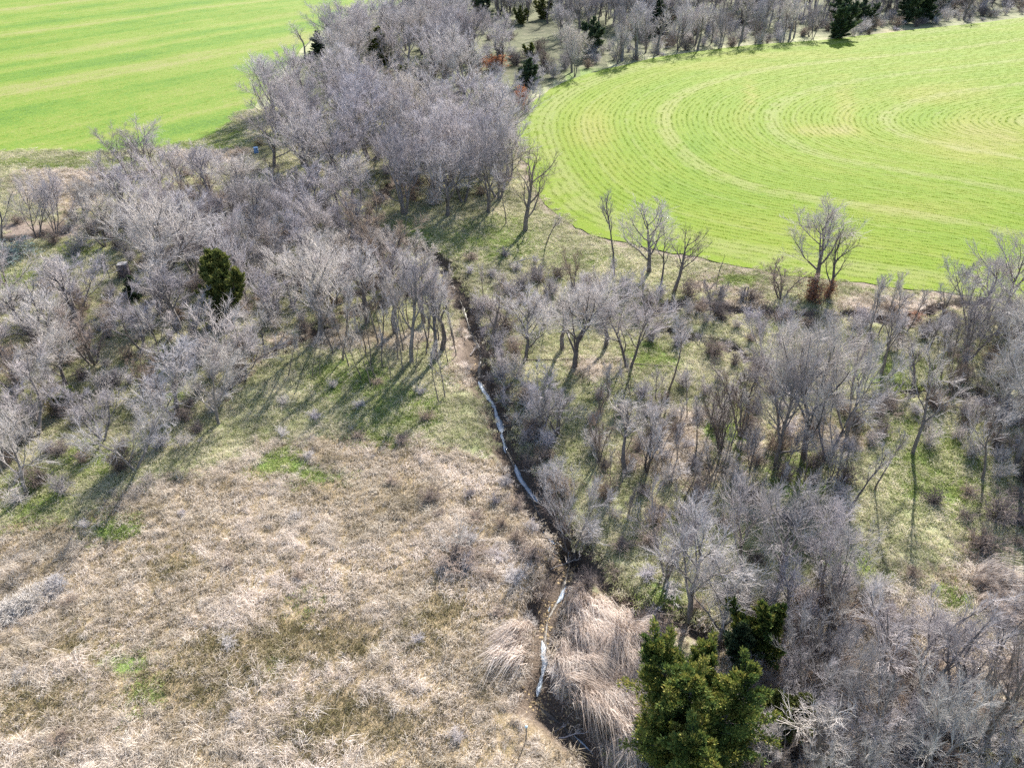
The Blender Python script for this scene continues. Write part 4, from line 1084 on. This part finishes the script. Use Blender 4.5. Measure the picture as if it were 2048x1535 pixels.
# lower right thicket
T_('S', 1385, 1235, 1010, 190, 'tall ivy-trunked tree above the side gully', 6, 2)
T_('S', 1445, 1275, 1080, 150, 'tree with thick shaggy trunk behind the narrow cedar', 6, 2)
T_('M', 1330, 1165, 985, 140, 'grey tree with long dark trunk shadows right of the creek fork', 3, 2)
T_('P', 1610, 1420, 1240, 190, 'white-branched crown right of the narrow green cedar', 6, 1)
T_('P', 1738, 1530, 1330, 230, 'brilliant white-limbed crown, lowest centre of the right thicket', 8, 0)
T_('P', 1850, 1580, 1370, 240, 'wide pale crown near the bottom right corner', 8, 0)
T_('M', 1800, 1400, 1180, 240, 'brownish fan of upright stems in the right thicket', 10, 2)
T_('M', 1900, 1420, 1190, 200, 'tall purple-grey stems on the right side of the thicket', 12, 2)
T_('K', 1960, 1500, 1260, 160, 'dark stem bundle leaning right near the bottom right corner', 16, 0)
T_('P', 1650, 1275, 1080, 200, 'pale crown at the back of the right thicket', 6, 1)
T_('S', 1560, 1180, 960, 180, 'broad grey crown in the middle of the slope, in front of the forked leaning tree', 3, 2)
T_('S', 1480, 1150, 980, 160, 'grey brown crown left of the broad slope crown', 4, 1)
T_('R', 1640, 1160, 1000, 150, 'rounded lavender crown right of the broad slope crown', 5, 0)

# --- woods filled in between: bases stay inside each stand, spaced like the photograph
placed = [(o.location.x, o.location.y) for o in COL.objects if o.type == 'EMPTY']
def fill(polypx, spacing, kinds, hr, seed, cap=999, clearing=(), bushes=False, wr=(0.75, 1.0)):
    r = np.random.default_rng(seed); wp = [at(*p) for p in polypx]
    x0, x1 = min(p[0] for p in wp), max(p[0] for p in wp); y0, y1 = min(p[1] for p in wp), max(p[1] for p in wp)
    got = 0; tries = 0
    ks = list(kinds.keys()); pr = np.array(list(kinds.values()), float); pr /= pr.sum()
    while got < cap and tries < 2500:
        tries += 1
        x_, y_ = r.uniform(x0, x1), r.uniform(y0, y1)
        if not inside([x_], [y_], wp)[0]: continue
        px_, py_ = pix(x_, y_)
        if px_ < -140 or px_ > 2180: continue
        if any(((px_ - a) / c) ** 2 + ((py_ - b) / d) ** 2 < 1 for a, b, c, d in clearing): continue
        if placed and min((x_ - a) ** 2 + (y_ - b) ** 2 for a, b in placed) < spacing ** 2: continue
        if seg_dist(np.array([x_]), np.array([y_]), CREEK)[0] < 1.2: continue
        placed.append((x_, y_)); got += 1
        k = ks[r.choice(len(ks), p=pr)]
        if bushes: bush_at(k, x_, y_, r.uniform(*hr), r.uniform(hr[0] * 0.5, hr[1] * 0.6))
        else:
            h = r.uniform(*hr); plant(k, x_, y_, h, h * r.uniform(*wr))
    return got
W1 = [(-120, 560), (60, 560), (150, 520), (200, 455), (330, 420), (560, 390), (700, 400), (735, 440), (690, 500), (760, 500), (850, 545), (860, 585), (700, 628), (560, 690), (480, 770), (430, 830), (340, 900), (220, 960), (100, 1000), (-120, 1080)]
CL1 = [(60, 560, 210, 62), (240, 690, 45, 30), (90, 470, 90, 40), (560, 600, 30, 24), (430, 625, 60, 45), (325, 770, 45, 30), (110, 520, 130, 30), (20, 590, 60, 30), (447, 705, 55, 55), (262, 635, 50, 50), (130, 860, 30, 35), (560, 560, 30, 20)]
c1 = fill(W1, 3.7, {'S': 4, 'R': 3, 'P': 1, 'M': 5, 'U': 3, 'K': 1}, (6.0, 9.5), 41, 92, CL1)
W2 = [(470, 300), (560, 200), (620, 130), (700, 75), (790, 60), (850, 60), (980, 90), (1035, 150), (1040, 200), (1025, 240), (1030, 320), (1040, 380), (990, 425), (900, 440), (800, 430), (700, 395), (560, 378)]
KO2 = [(690, 300, 30, 20), (988, 190, 45, 55), (760, 182, 42, 50), (830, 207, 50, 45), (640, 152, 38, 45), (600, 150, 30, 40), (1050, 225, 40, 60), (690, 332, 35, 38), (513, 345, 25, 40), (960, 80, 32, 38), (1064, 78, 50, 35), (1182, 140, 40, 30), (948, 165, 20, 30)]
c2 = fill(W2, 4.6, {'R': 6, 'S': 3, 'U': 1}, (11, 14.5), 42, 84, KO2, wr=(0.85, 1.1))
W2b = [(700, 60), (790, 40), (860, 20), (930, -20), (1300, -20), (1300, 40), (1180, 90), (1060, 140), (980, 100), (860, 90)]
c3 = fill(W2b, 6.0, {'R': 4, 'S': 3, 'U': 2}, (11, 14), 43, 26, [(988, 190, 45, 55), (955, 75, 26, 30), (1064, 72, 30, 22), (1050, 225, 40, 60), (948, 165, 20, 30), (760, 182, 42, 50)])
W3 = [(1150, 148), (1262, 118), (1348, 98), (1485, 84), (1639, 72), (1740, 62), (1900, 44), (2120, 18), (2120, -2), (1600, 30), (1400, 48), (1150, 60)]
c4f = fill([(1140, 158), (1262, 122), (1348, 102), (1485, 88), (1639, 76), (1660, 68), (1485, 78), (1348, 88), (1262, 104), (1140, 138)], 3.6, {'S': 2, 'R': 2, 'U': 3}, (11, 15), 48, 24, [(1180, 120, 40, 30), (1325, 84, 30, 22)], wr=(0.5, .7))
c4 = fill(W3, 5.6, {'S': 3, 'R': 3, 'U': 4, 'K': 2}, (11, 15.5), 44, 16, [(1230, 72, 60, 6), (1325, 84, 35, 22), (1680, 86, 48, 22), (1835, 58, 55, 20), (1182, 130, 40, 30)])
W5 = [(1500, 1180), (1660, 1180), (1760, 1290), (1900, 1330), (2080, 1480), (2080, 1680), (1500, 1680), (1560, 1350)]
c5 = fill(W5, 2.2, {'P': 1, 'M': 4, 'U': 3, 'S': 1}, (4.5, 7.5), 45, 26, wr=(0.45, 0.7))
W6 = [(1900, 640), (2140, 640), (2140, 960), (2000, 1000), (1960, 800)]
c6 = fill(W6, 4.0, {'P': 3, 'R': 2, 'S': 2}, (7, 10), 46, 10)
W7 = [(100, 480), (150, 420), (360, 370), (480, 330), (470, 380), (200, 455)]
c7 = fill(W7, 4.5, {'S': 2, 'R': 3}, (6.5, 9), 47, 6)
# the wood behind the first rows reads as one mass: instances of the same trees
fc = bpy.data.collections.new('far_wood_trees')
for k_, v_ in (('R', 0), ('S', 0), ('R', 1), ('S', 1), ('U', 0)):
    m1, m2, H0, W0 = PROTO[k_][v_]
    nv = len(m1.vertices); V1 = np.empty(nv * 3); m1.vertices.foreach_get('co', V1); V2 = np.empty(len(m2.vertices) * 3); m2.vertices.foreach_get('co', V2)
    q1 = np.empty(len(m1.loops), int); m1.loops.foreach_get('vertex_index', q1); q2 = np.empty(len(m2.loops), int); m2.loops.foreach_get('vertex_index', q2)
    mi = np.concatenate([np.zeros(len(q1) // 4, int), np.ones(len(q2) // 4, int)])
    jm = mesh('far_tree', np.concatenate([V1, V2]).reshape(-1, 3), [np.concatenate([q1, q2 + nv]).reshape(-1, 4)], [m1.materials[0], m2.materials[0]], smooth=True, mat_index=mi)
    o_ = bpy.data.objects.new(f'far_tree_{len(fc.objects):02d}', jm); fc.objects.link(o_)
ft = [(a, b) for a, b in zip(rng.uniform(-40, 330, 2600), rng.uniform(205, 440, 2600)) if inside([pix(a, b)[0]], [pix(a, b)[1]], [(880, 28), (1000, 40), (1080, 48), (1150, 72), (1262, 70), (1400, 60), (1600, 48), (1760, 40), (1900, 24), (2300, 0), (2300, -60), (840, -60)])[0]][:620]
ft = np.array(ft)
scatter('far_wood', 'far-off bare lavender-grey wood beyond the first rows of trees at the top edge', np.column_stack([ft, ground_z(ft[:, 0], ft[:, 1])]), rng.random(len(ft)) * 6.28, 1.1 + 0.4 * rng.random(len(ft)), rng.integers(0, 5, len(ft)), fc)
c8 = fill([(1180, 800), (1330, 780), (1500, 860), (1700, 940), (1660, 1060), (1500, 1080), (1300, 1090), (1190, 1000)], 1.9, {'L': 3, 'M': 2}, (3.5, 6.0), 49, 34, wr=(0.3, 0.5))
c9 = fill([(960, 600), (1180, 570), (1500, 660), (1480, 700), (1250, 640), (1000, 690)], 2.4, {'L': 2, 'M': 2, 'U': 1}, (3.5, 6.5), 50, 12, wr=(0.35, 0.6))
c10 = fill([(1700, 650), (2048, 640), (2100, 760), (2100, 1050), (1950, 960), (1900, 800), (1750, 780)], 2.6, {'L': 3, 'M': 2, 'U': 2}, (4.5, 8), 65, 26, wr=(0.35, 0.6))
c11 = fill([(650, 700), (880, 640), (920, 700), (870, 760), (700, 780)], 1.3, {'L': 1}, (5.0, 9.5), 66, 26, wr=(0.2, 0.34))
# brush
placed_keep = list(placed); placed.clear()
def brush_points(polypx, spacing, seed, cap):
    r = np.random.default_rng(seed); wp = [at(*p) for p in polypx]; out = []
    x0, x1 = min(p[0] for p in wp), max(p[0] for p in wp); y0, y1 = min(p[1] for p in wp), max(p[1] for p in wp)
    for _ in range(cap * 12):
        q = (r.uniform(x0, x1), r.uniform(y0, y1))
        if len(out) >= cap: break
        if not inside([q[0]], [q[1]], wp)[0] or not -100 < pix(*q)[0] < 2150: continue
        if seg_dist(np.array([q[0]]), np.array([q[1]]), CREEK)[0] < 1.0: continue
        if out and min((q[0] - a) ** 2 + (q[1] - b) ** 2 for a, b in out) < spacing ** 2: continue
        out.append(q)
    return out
bc = bpy.data.collections.new('brush_variants')
for i_, (k_, j_) in enumerate((('b', 0), ('b', 1), ('b', 2), ('b', 0), ('d', 0), ('t', 0))):
    bc.objects.link(bpy.data.objects.new(f'brush_{i_}', SHRUB[k_][j_][0]))
BP = []
for poly, sp_, cap_ in (([(-60, 600), (300, 560), (560, 560), (520, 720), (420, 870), (200, 980), (-60, 1040)], 1.9, 110), ([(100, 480), (330, 400), (560, 380), (740, 450), (860, 560), (600, 680), (300, 580)], 2.2, 130),
                        ([(560, 340), (600, 200), (700, 80), (860, 20), (1040, 60), (1060, 160), (1030, 240), (1030, 380), (900, 420), (700, 390)], 3.2, 150),
                        ([(1070, 165), (1200, 132), (1350, 103), (1640, 78), (2060, 26), (2060, -10), (1350, 50), (1050, 110)], 4.2, 190),
                        ([(1480, 1200), (1700, 1180), (1900, 1330), (2080, 1500), (2060, 1640), (1500, 1640)], 1.3, 150), ([(935, 600), (1010, 640), (1060, 800), (1120, 960), (1200, 1080), (1150, 1090), (1040, 930), (985, 780)], 1.1, 90), ([(1000, 560), (1180, 560), (1480, 600), (1700, 650), (1900, 640), (1900, 690), (1500, 760), (1330, 700), (1180, 650), (1010, 640)], 2.2, 70),
                        ([(1180, 800), (1480, 760), (1750, 800), (2048, 830), (2048, 1000), (1880, 900), (1700, 900), (1680, 1060), (1200, 1060)], 2.0, 90), ([(1880, 640), (2060, 640), (2060, 1000), (1930, 900)], 1.9, 60)):
    BP += brush_points(poly, sp_, 80 + cap_, cap_)
BP = np.array(BP)
scatter('undergrowth', 'grey and brown bare undergrowth filling the ground between the trees', np.column_stack([BP, ground_z(BP[:, 0], BP[:, 1])]), rng.random(len(BP)) * 6.28, (0.7 + 0.6 * rng.random(len(BP))) * np.clip(BP[:, 1] / 90, 0.75, 1.5), rng.integers(0, 6, len(BP)), bc)
b1 = fill([(560, 690), (700, 640), (860, 590), (925, 620), (905, 560), (870, 530), (740, 560), (600, 640)], 2.0, {'d': 3, 't': 1}, (1.6, 2.8), 51, 22, bushes=True)
b2 = fill([(960, 780), (1010, 770), (1090, 900), (1150, 1060), (1180, 1180), (1130, 1090), (1040, 940)], 1.6, {'d': 3, 't': 2, 'b': 1}, (1.3, 2.6), 52, 40, bushes=True)
b3 = fill([(1340, 600), (1500, 600), (1560, 640), (1860, 610), (1900, 650), (1740, 670), (1500, 650), (1340, 640)], 2.6, {'d': 2, 't': 3, 'b': 1}, (1.8, 3.4), 53, 36, bushes=True)
b4 = fill([(1350, 680), (1500, 715), (1700, 810), (1800, 780), (2048, 810), (2048, 850), (1820, 820), (1700, 850), (1500, 760)], 2.3, {'d': 3, 'b': 2}, (1.6, 3.0), 54, 40, bushes=True)
b5 = fill([(-60, 440), (120, 430), (230, 335), (420, 330), (500, 300), (480, 350), (240, 370), (120, 480), (-60, 500)], 3.0, {'t': 3, 'd': 2, 'b': 2}, (2.0, 3.4), 55, 24, bushes=True)
b6 = fill([(-60, 600), (300, 560), (560, 560), (520, 720), (420, 870), (200, 980), (-60, 1040)], 2.3, {'b': 3, 'd': 3, 't': 1}, (1.8, 3.6), 56, 30, bushes=True)
b7 = fill([(860, 530), (1000, 500), (1180, 560), (1150, 640), (1020, 640), (940, 620)], 3.0, {'b': 3, 't': 1}, (1.5, 2.6), 57, 14, bushes=True)
b8 = fill([(560, 780), (820, 760), (900, 850), (700, 930), (500, 900)], 3.4, {'b': 3, 't': 1}, (1.0, 1.9), 58, 14, bushes=True)
b9 = fill([(1250, 1000), (1500, 1000), (1850, 1150), (1900, 1300), (1500, 1230), (1300, 1200)], 2.8, {'b': 3, 't': 2}, (1.4, 2.4), 59, 24, bushes=True)
b10 = fill([(0, 1100), (200, 1000), (900, 950), (1000, 1150), (1000, 1500), (0, 1500)], 5.0, {'t': 2, 'b': 2}, (0.9, 1.6), 60, 16, bushes=True)
b11 = fill([(1060, 170), (1200, 135), (1350, 108), (1640, 82), (2060, 30), (2060, 10), (1350, 85), (1050, 130)], 6.0, {'t': 3, 'b': 3, 'd': 1}, (2.2, 4.2), 61, 24, bushes=True)
b12 = fill([(1500, 1300), (1900, 1350), (2060, 1500), (2060, 1600), (1500, 1600)], 2.2, {'t': 4, 'd': 2}, (1.5, 2.6), 62, 22, bushes=True)
b15 = fill([(860, 1000), (1020, 960), (1090, 1080), (1110, 1200), (1040, 1260), (980, 1200), (900, 1150)], 1.7, {'b': 3, 't': 3}, (1.0, 2.2), 67, 26, bushes=True)
b16 = fill([(1180, 1090), (1290, 1080), (1500, 1120), (1500, 1230), (1290, 1230), (1200, 1160)], 2.0, {'b': 3, 't': 2}, (1.2, 2.4), 68, 18, bushes=True)
b14 = fill([(560, 340), (600, 200), (700, 80), (860, 20), (1040, 60), (1060, 160), (1030, 240), (1030, 380), (900, 420), (700, 390)], 4.6, {'b': 3, 'd': 3, 't': 1}, (2.5, 4.6), 64, 12, bushes=True)
b13 = fill([(1850, 1000), (2060, 980), (2060, 1120), (1950, 1120)], 2.2, {'d': 3}, (1.6, 2.6), 63, 8, bushes=True)

# --- made things
def box(cx, cy, cz, sx, sy, sz):
    V = np.array([(a, b, c) for c in (-.5, .5) for b in (-.5, .5) for a in (-.5, .5)]) * (sx, sy, sz) + (cx, cy, cz)
    F = np.array([(0, 2, 3, 1), (4, 5, 7, 6), (0, 1, 5, 4), (2, 6, 7, 3), (0, 4, 6, 2), (1, 3, 7, 5)])
    return V, F
def lathe(z_r, sides=10, c=(0, 0)):
    a = np.arange(sides) * 6.283185 / sides
    V = np.concatenate([np.column_stack([c[0] + r_ * np.cos(a), c[1] + r_ * np.sin(a), np.full(sides, z_)]) for z_, r_ in z_r])
    F = []
    for i in range(len(z_r) - 1):
        for k in range(sides): F.append((i * sides + k, i * sides + (k + 1) % sides, (i + 1) * sides + (k + 1) % sides, (i + 1) * sides + k))
    return V, np.array(F)
def empty(name, x, y, label, cat, rz=0.0, z=None):
    e = bpy.data.objects.new(name, None); e.empty_display_size = 0.3; COL.objects.link(e)
    e.location = (x, y, gz(x, y) if z is None else z); e.rotation_euler = (0, 0, rz)
    return tag(e, label, cat)
def part(name, vf, mat, parent):
    V, F = join_vf(vf) if isinstance(vf, list) else (vf[0], [vf[1]])
    return put(name, mesh(name, V, F, mat), parent=parent)
# meadow marker post
x_, y_ = at(1052, 1484)
e = empty('marker_post', x_, y_, 'dark thin metal post with pale blue top in the dry meadow near the bottom', 'post')
part('post_shaft', [box(0, 0, 0.65, 0.07, 0.012, 1.5), box(0, 0.03, 0.65, 0.012, 0.06, 1.5)], M['post'], e)
part('post_top', lathe([(1.36, 0.0), (1.36, 0.075), (1.44, 0.09), (1.5, 0.06), (1.53, 0.0)]), M['post_cap'], e)
# thin lone pole and two short posts near the field margin
x_, y_ = at(1435, 560)
e = empty('dead_pole', x_, y_, 'thin dark bent stem standing alone on the field margin', 'pole')
part('stem', tubes([(np.array([(0, 0, -.2), (0.05, 0, 1.0), (0.2, 0, 1.8), (0.32, 0, 2.6), (0.36, 0, 3.1)]), np.array([.05, .045, .035, .025, .01]))], 6), M['post'], e)
for i, (a, lb) in enumerate([(1486, 'left short wooden post of the pair in brown brush below the field'), (1492, 'right short wooden post of the pair in brown brush below the field')]):
    x_, y_ = at(a, 600)
    e = empty('fence_post', x_, y_, lb, 'post'); e['group'] = 'short posts below the field'
    part('post_shaft', lathe([(-.3, .08), (1.3, .075), (1.34, .05), (1.35, 0.0)], 8), M['post'], e)
# small hut with frame of poles
x_, y_ = at(252, 552)
e = empty('hunting_hut', x_, y_, 'small grey wooden hut with pale flat roof behind branches in the left wood', 'hut', 0.25)
for k in range(6): part('board', box(-0.44 + k * 0.175, -0.45, 0.85, 0.165, 0.03, 1.7), M['board'], e)
part('wall', [box(-0.52, 0, 0.85, 0.03, 0.86, 1.7), box(0.52, 0, 0.85, 0.03, 0.86, 1.7), box(0, 0.45, 0.85, 1.0, 0.03, 1.7)], M['board'], e)
part('roof', [box(0, 0, 1.76, 1.1, 1.0, 0.08)], M['board_pale'], e)
x_, y_ = at(231, 558)
e = empty('brace_frame', x_, y_, 'two thin upright poles joined by a rail, left of the small grey hut', 'frame', 0.1)
for a in (-0.62, 0.55): part('pole', lathe([(-.2, .05), (2.6, .04), (2.62, 0)], 7, (a, 0)), M['post'], e)
part('rail', tubes([(np.array([(-0.62, 0, 1.9), (0, 0.01, 1.92), (0.55, 0, 1.93)]), np.array([.035, .035, .035]))], 6), M['post'], e)
# blue barrel
x_, y_ = at(513, 306)
e = empty('barrel', x_, y_, 'faded blue barrel standing in pale brush near the striped field corner', 'barrel')
part('drum', lathe([(0, 0), (0, .38), (.3, .40), (.33, .42), (.36, .40), (.75, .40), (.78, .42), (.81, .40), (1.15, .38), (1.15, .34), (1.12, 0)], 14), M['blue'], e)
part('rim', lathe([(1.13, .38), (1.13, .41), (1.18, .41), (1.18, .38)], 14), M['blue'], e)
# long pipe in the grass
(xa, ya), (xb, yb) = at(1050, 726), at(1262, 726)
n_ = 24; t_ = np.linspace(0, 1, n_)
px_, py_ = xa + (xb - xa) * t_, ya + (yb - ya) * t_
pz = np.convolve(np.pad(ground_z(px_, py_), 3, 'edge'), np.ones(7) / 7, 'valid') + 0.12
o = put('pipe', mesh('pipe', *[v if i == 0 else [v] for i, v in enumerate(tubes([(np.column_stack([px_, py_, pz]), np.full(n_, 0.07))], 8))], M['pipe'], smooth=True))
tag(o, 'long straight thin brown pipe lying in the grass between the tree trunks', 'pipe')
(xa, ya), (xb, yb) = at(1266, 735), at(1345, 740)
px_, py_ = xa + (xb - xa) * t_, ya + (yb - ya) * t_
pz = np.convolve(np.pad(ground_z(px_, py_), 3, 'edge'), np.ones(7) / 7, 'valid') + 0.1
o = put('pipe', mesh('pipe_short', *[v if i == 0 else [v] for i, v in enumerate(tubes([(np.column_stack([px_, py_, pz]), np.full(n_, 0.06))], 8))], M['pipe'], smooth=True))
tag(o, 'short length of pipe at the right end of the long one', 'pipe')
# fallen branches over the gullies and in the clearings
def fallen(a, b, r_, label, mat='bark_grey', seed=0, z=0.3):
    (xa, ya), (xb, yb) = at(*a), at(*b); r = np.random.default_rng(seed)
    L = math.hypot(xb - xa, yb - ya); n_ = 8; t = np.linspace(0, 1, n_)
    P = np.column_stack([xa + (xb - xa) * t, ya + (yb - ya) * t, np.zeros(n_)]); P[:, :2] += r.normal(0, L * 0.015, (n_, 2))
    zg = ground_z(P[:, 0], P[:, 1]); P[:, 2] = np.linspace(zg[0] + r_, zg[-1] + r_ + z, n_) + np.sin(t * math.pi) * 0.1
    polys = [(P, np.linspace(r_, r_ * 0.35, n_))]; tw = []
    for k in range(9):
        i = r.integers(2, n_ - 1); d = norm(P[i] - P[i - 1]); sd2 = side_dir(r, d, 0.7, r.random() * 6.28); sd2[2] = abs(sd2[2])
        q = grow(r, P[i], sd2, L * 0.22 * (0.5 + r.random()), r_ * 0.35, 0.01, 4, 0.15, 0, tw)
    e = empty('fallen_branch', float(P[0, 0]), float(P[0, 1]), label, 'branch', z=float(P[0, 2]))
    off = P[0].copy()
    V, F = tubes(polys, 6); part('stem', (V - off, F), M[mat], e)
    V, F = tubes(tw, 3); part('twigs', (V - off, F), M['twig_grey'], e)
FB = [((1010, 830), (1052, 868), .05, 'thin pale branch fallen across the upper water pool'), ((1100, 1130), (1160, 1090), .06, 'pale fallen branch bridging the creek fork'),
      ((1120, 1455), (1190, 1448), .05, 'straw-coloured branch lying over the lower creek, upper one'), ((1112, 1440), (1140, 1425), .05, 'short pale branch crossing the lower creek bank'),
      ((1620, 880), (1685, 910), .09, 'dark fallen limb on the grass at the foot of the big clump'), ((1750, 830), (1840, 790), .07, 'long fallen branch in the right gully'),
      ((1690, 820), (1790, 812), .07, 'grey branch lying along the right gully brush'), ((1270, 1230), (1340, 1262), .06, 'bare branch stuck in the side gully brush pile'),
      ((940, 700), (962, 668), .06, 'dark branch fallen down the brown creek bank'), ((860, 735), (900, 780), .05, 'thin branch on the grass below the grove'),
      ((1015, 535), (1060, 525), .08, 'curved log lying on the grass below the dark many-limbed tree')]
for i, (a, b, r_, lb) in enumerate(FB): fallen(a, b, r_, lb, 'bark_grey' if i != 2 else 'twig_pale', 70 + i)

# ------------------------------------------------------------------ labels for the filled-in plants: kind, order and side of the nearest landmark
MARKS = [('the tall olive-green cedar of the left wood', 447, 645), ('the small grey hut', 252, 552), ('the low dark cedar by the hut', 268, 598), ('the three fan-crowned trees', 297, 344), ('the brown ditch pair', 92, 466),
         ('the blue barrel', 513, 306), ('the yellowish bush', 690, 292), ('the pointed brown-green cedar', 760, 128), ('the touching olive cedars', 828, 160), ('the orange bush', 988, 138),
         ('the field tip\'s orange bush', 1043, 212), ('the black-green cedar', 1055, 170), ('the leaning tree over the striped field', 612, 120), ('the fan-shaped top-edge tree', 872, 54), ('the round lavender tree', 925, 78),
         ('the tall dark cedar by itself', 1182, 112), ('the blue-green cedar', 1318, 66), ('the broad far-edge cedar', 1680, 74), ('the far right cedar pair', 1830, 45), ('the narrow top-edge olive cedar', 1086, 38),
         ('the dark many-limbed tree', 1050, 464), ('the pale trunked front tree', 895, 434), ('the small upper water glimpse', 750, 432), ('the big white-branched ditch tree', 637, 677), ('the grove beside the creek', 800, 700),
         ('the dark creek bend', 945, 655), ('the upper water pool', 985, 810), ('the creek fork', 1143, 1095), ('the white-twigged creek tree', 1142, 1086), ('the white meadow shrub', 915, 1105),
         ('the lower water pool', 1087, 1330), ('the marker post', 1052, 1484), ('the large foreground cedar', 1395, 1500), ('the narrow green cedar', 1500, 1310), ('the brilliant white-limbed crown', 1738, 1530),
         ('the bottom right stem bundle', 1960, 1500), ('the brown fan of stems', 1800, 1400), ('the dark right-edge shrub', 1990, 1040), ('the massive gnarled tree', 2028, 935), ('the crooked tall tree', 1822, 914),
         ('the big clump', 1600, 920), ('the rust-red bush', 1622, 605), ('the thin sapling by rusty brush', 1793, 706), ('the right-edge field tree', 2008, 640), ('the fan-crowned field tree', 1297, 548),
         ('the thick trunked tree', 1258, 742), ('the two-forked pipe tree', 1149, 740), ('the S-bent tree', 1334, 790), ('the white-limbed thicket tree', 438, 850), ('the broad pale wood-edge tree', 272, 940),
         ('the left-edge green patch', 60, 990), ('the small white-branched wood tree', 115, 825), ('the large sweeping-limbed tree', 335, 592), ('the pale green wood opening', 430, 610), ('the left ditch bank', 540, 715),
         ('the forked leaning tree', 1695, 1032), ('the pale clearing\'s leaning tree', 1704, 772), ('the side gully brush pile', 1310, 1262), ('the far field-edge middle', 1500, 88), ('the left wood\'s red-brown bank', 690, 640)]
MW = [(nm, *at(a, b)) for nm, a, b in MARKS]
cells = {}
for o, phrase, x_, y_ in ALL:
    best = min(MW, key=lambda m_: (m_[1] - x_) ** 2 + (m_[2] - y_) ** 2)
    dx, dy = x_ - best[1], y_ - best[2]
    side = ('right of' if dx > 0 else 'left of') if abs(dx) > abs(dy) else ('behind' if dy > 0 else 'in front of')
    cells.setdefault((best[0], side, phrase), []).append((dx * dx + dy * dy, o))
ORD = ['', 'second ', 'third ', 'fourth ', 'fifth ', 'sixth ', 'seventh ', 'eighth ', 'ninth ', 'tenth ', 'eleventh ', 'twelfth ', 'thirteenth ', 'fourteenth ']
for (mk, side, phrase), lst in cells.items():
    lst.sort(key=lambda t: t[0])
    for i, (_, o) in enumerate(lst):
        o['label'] = (f'{ORD[i]}{phrase} {side} {mk}' if (i or len(lst) == 1) else f'nearest {phrase} {side} {mk}')
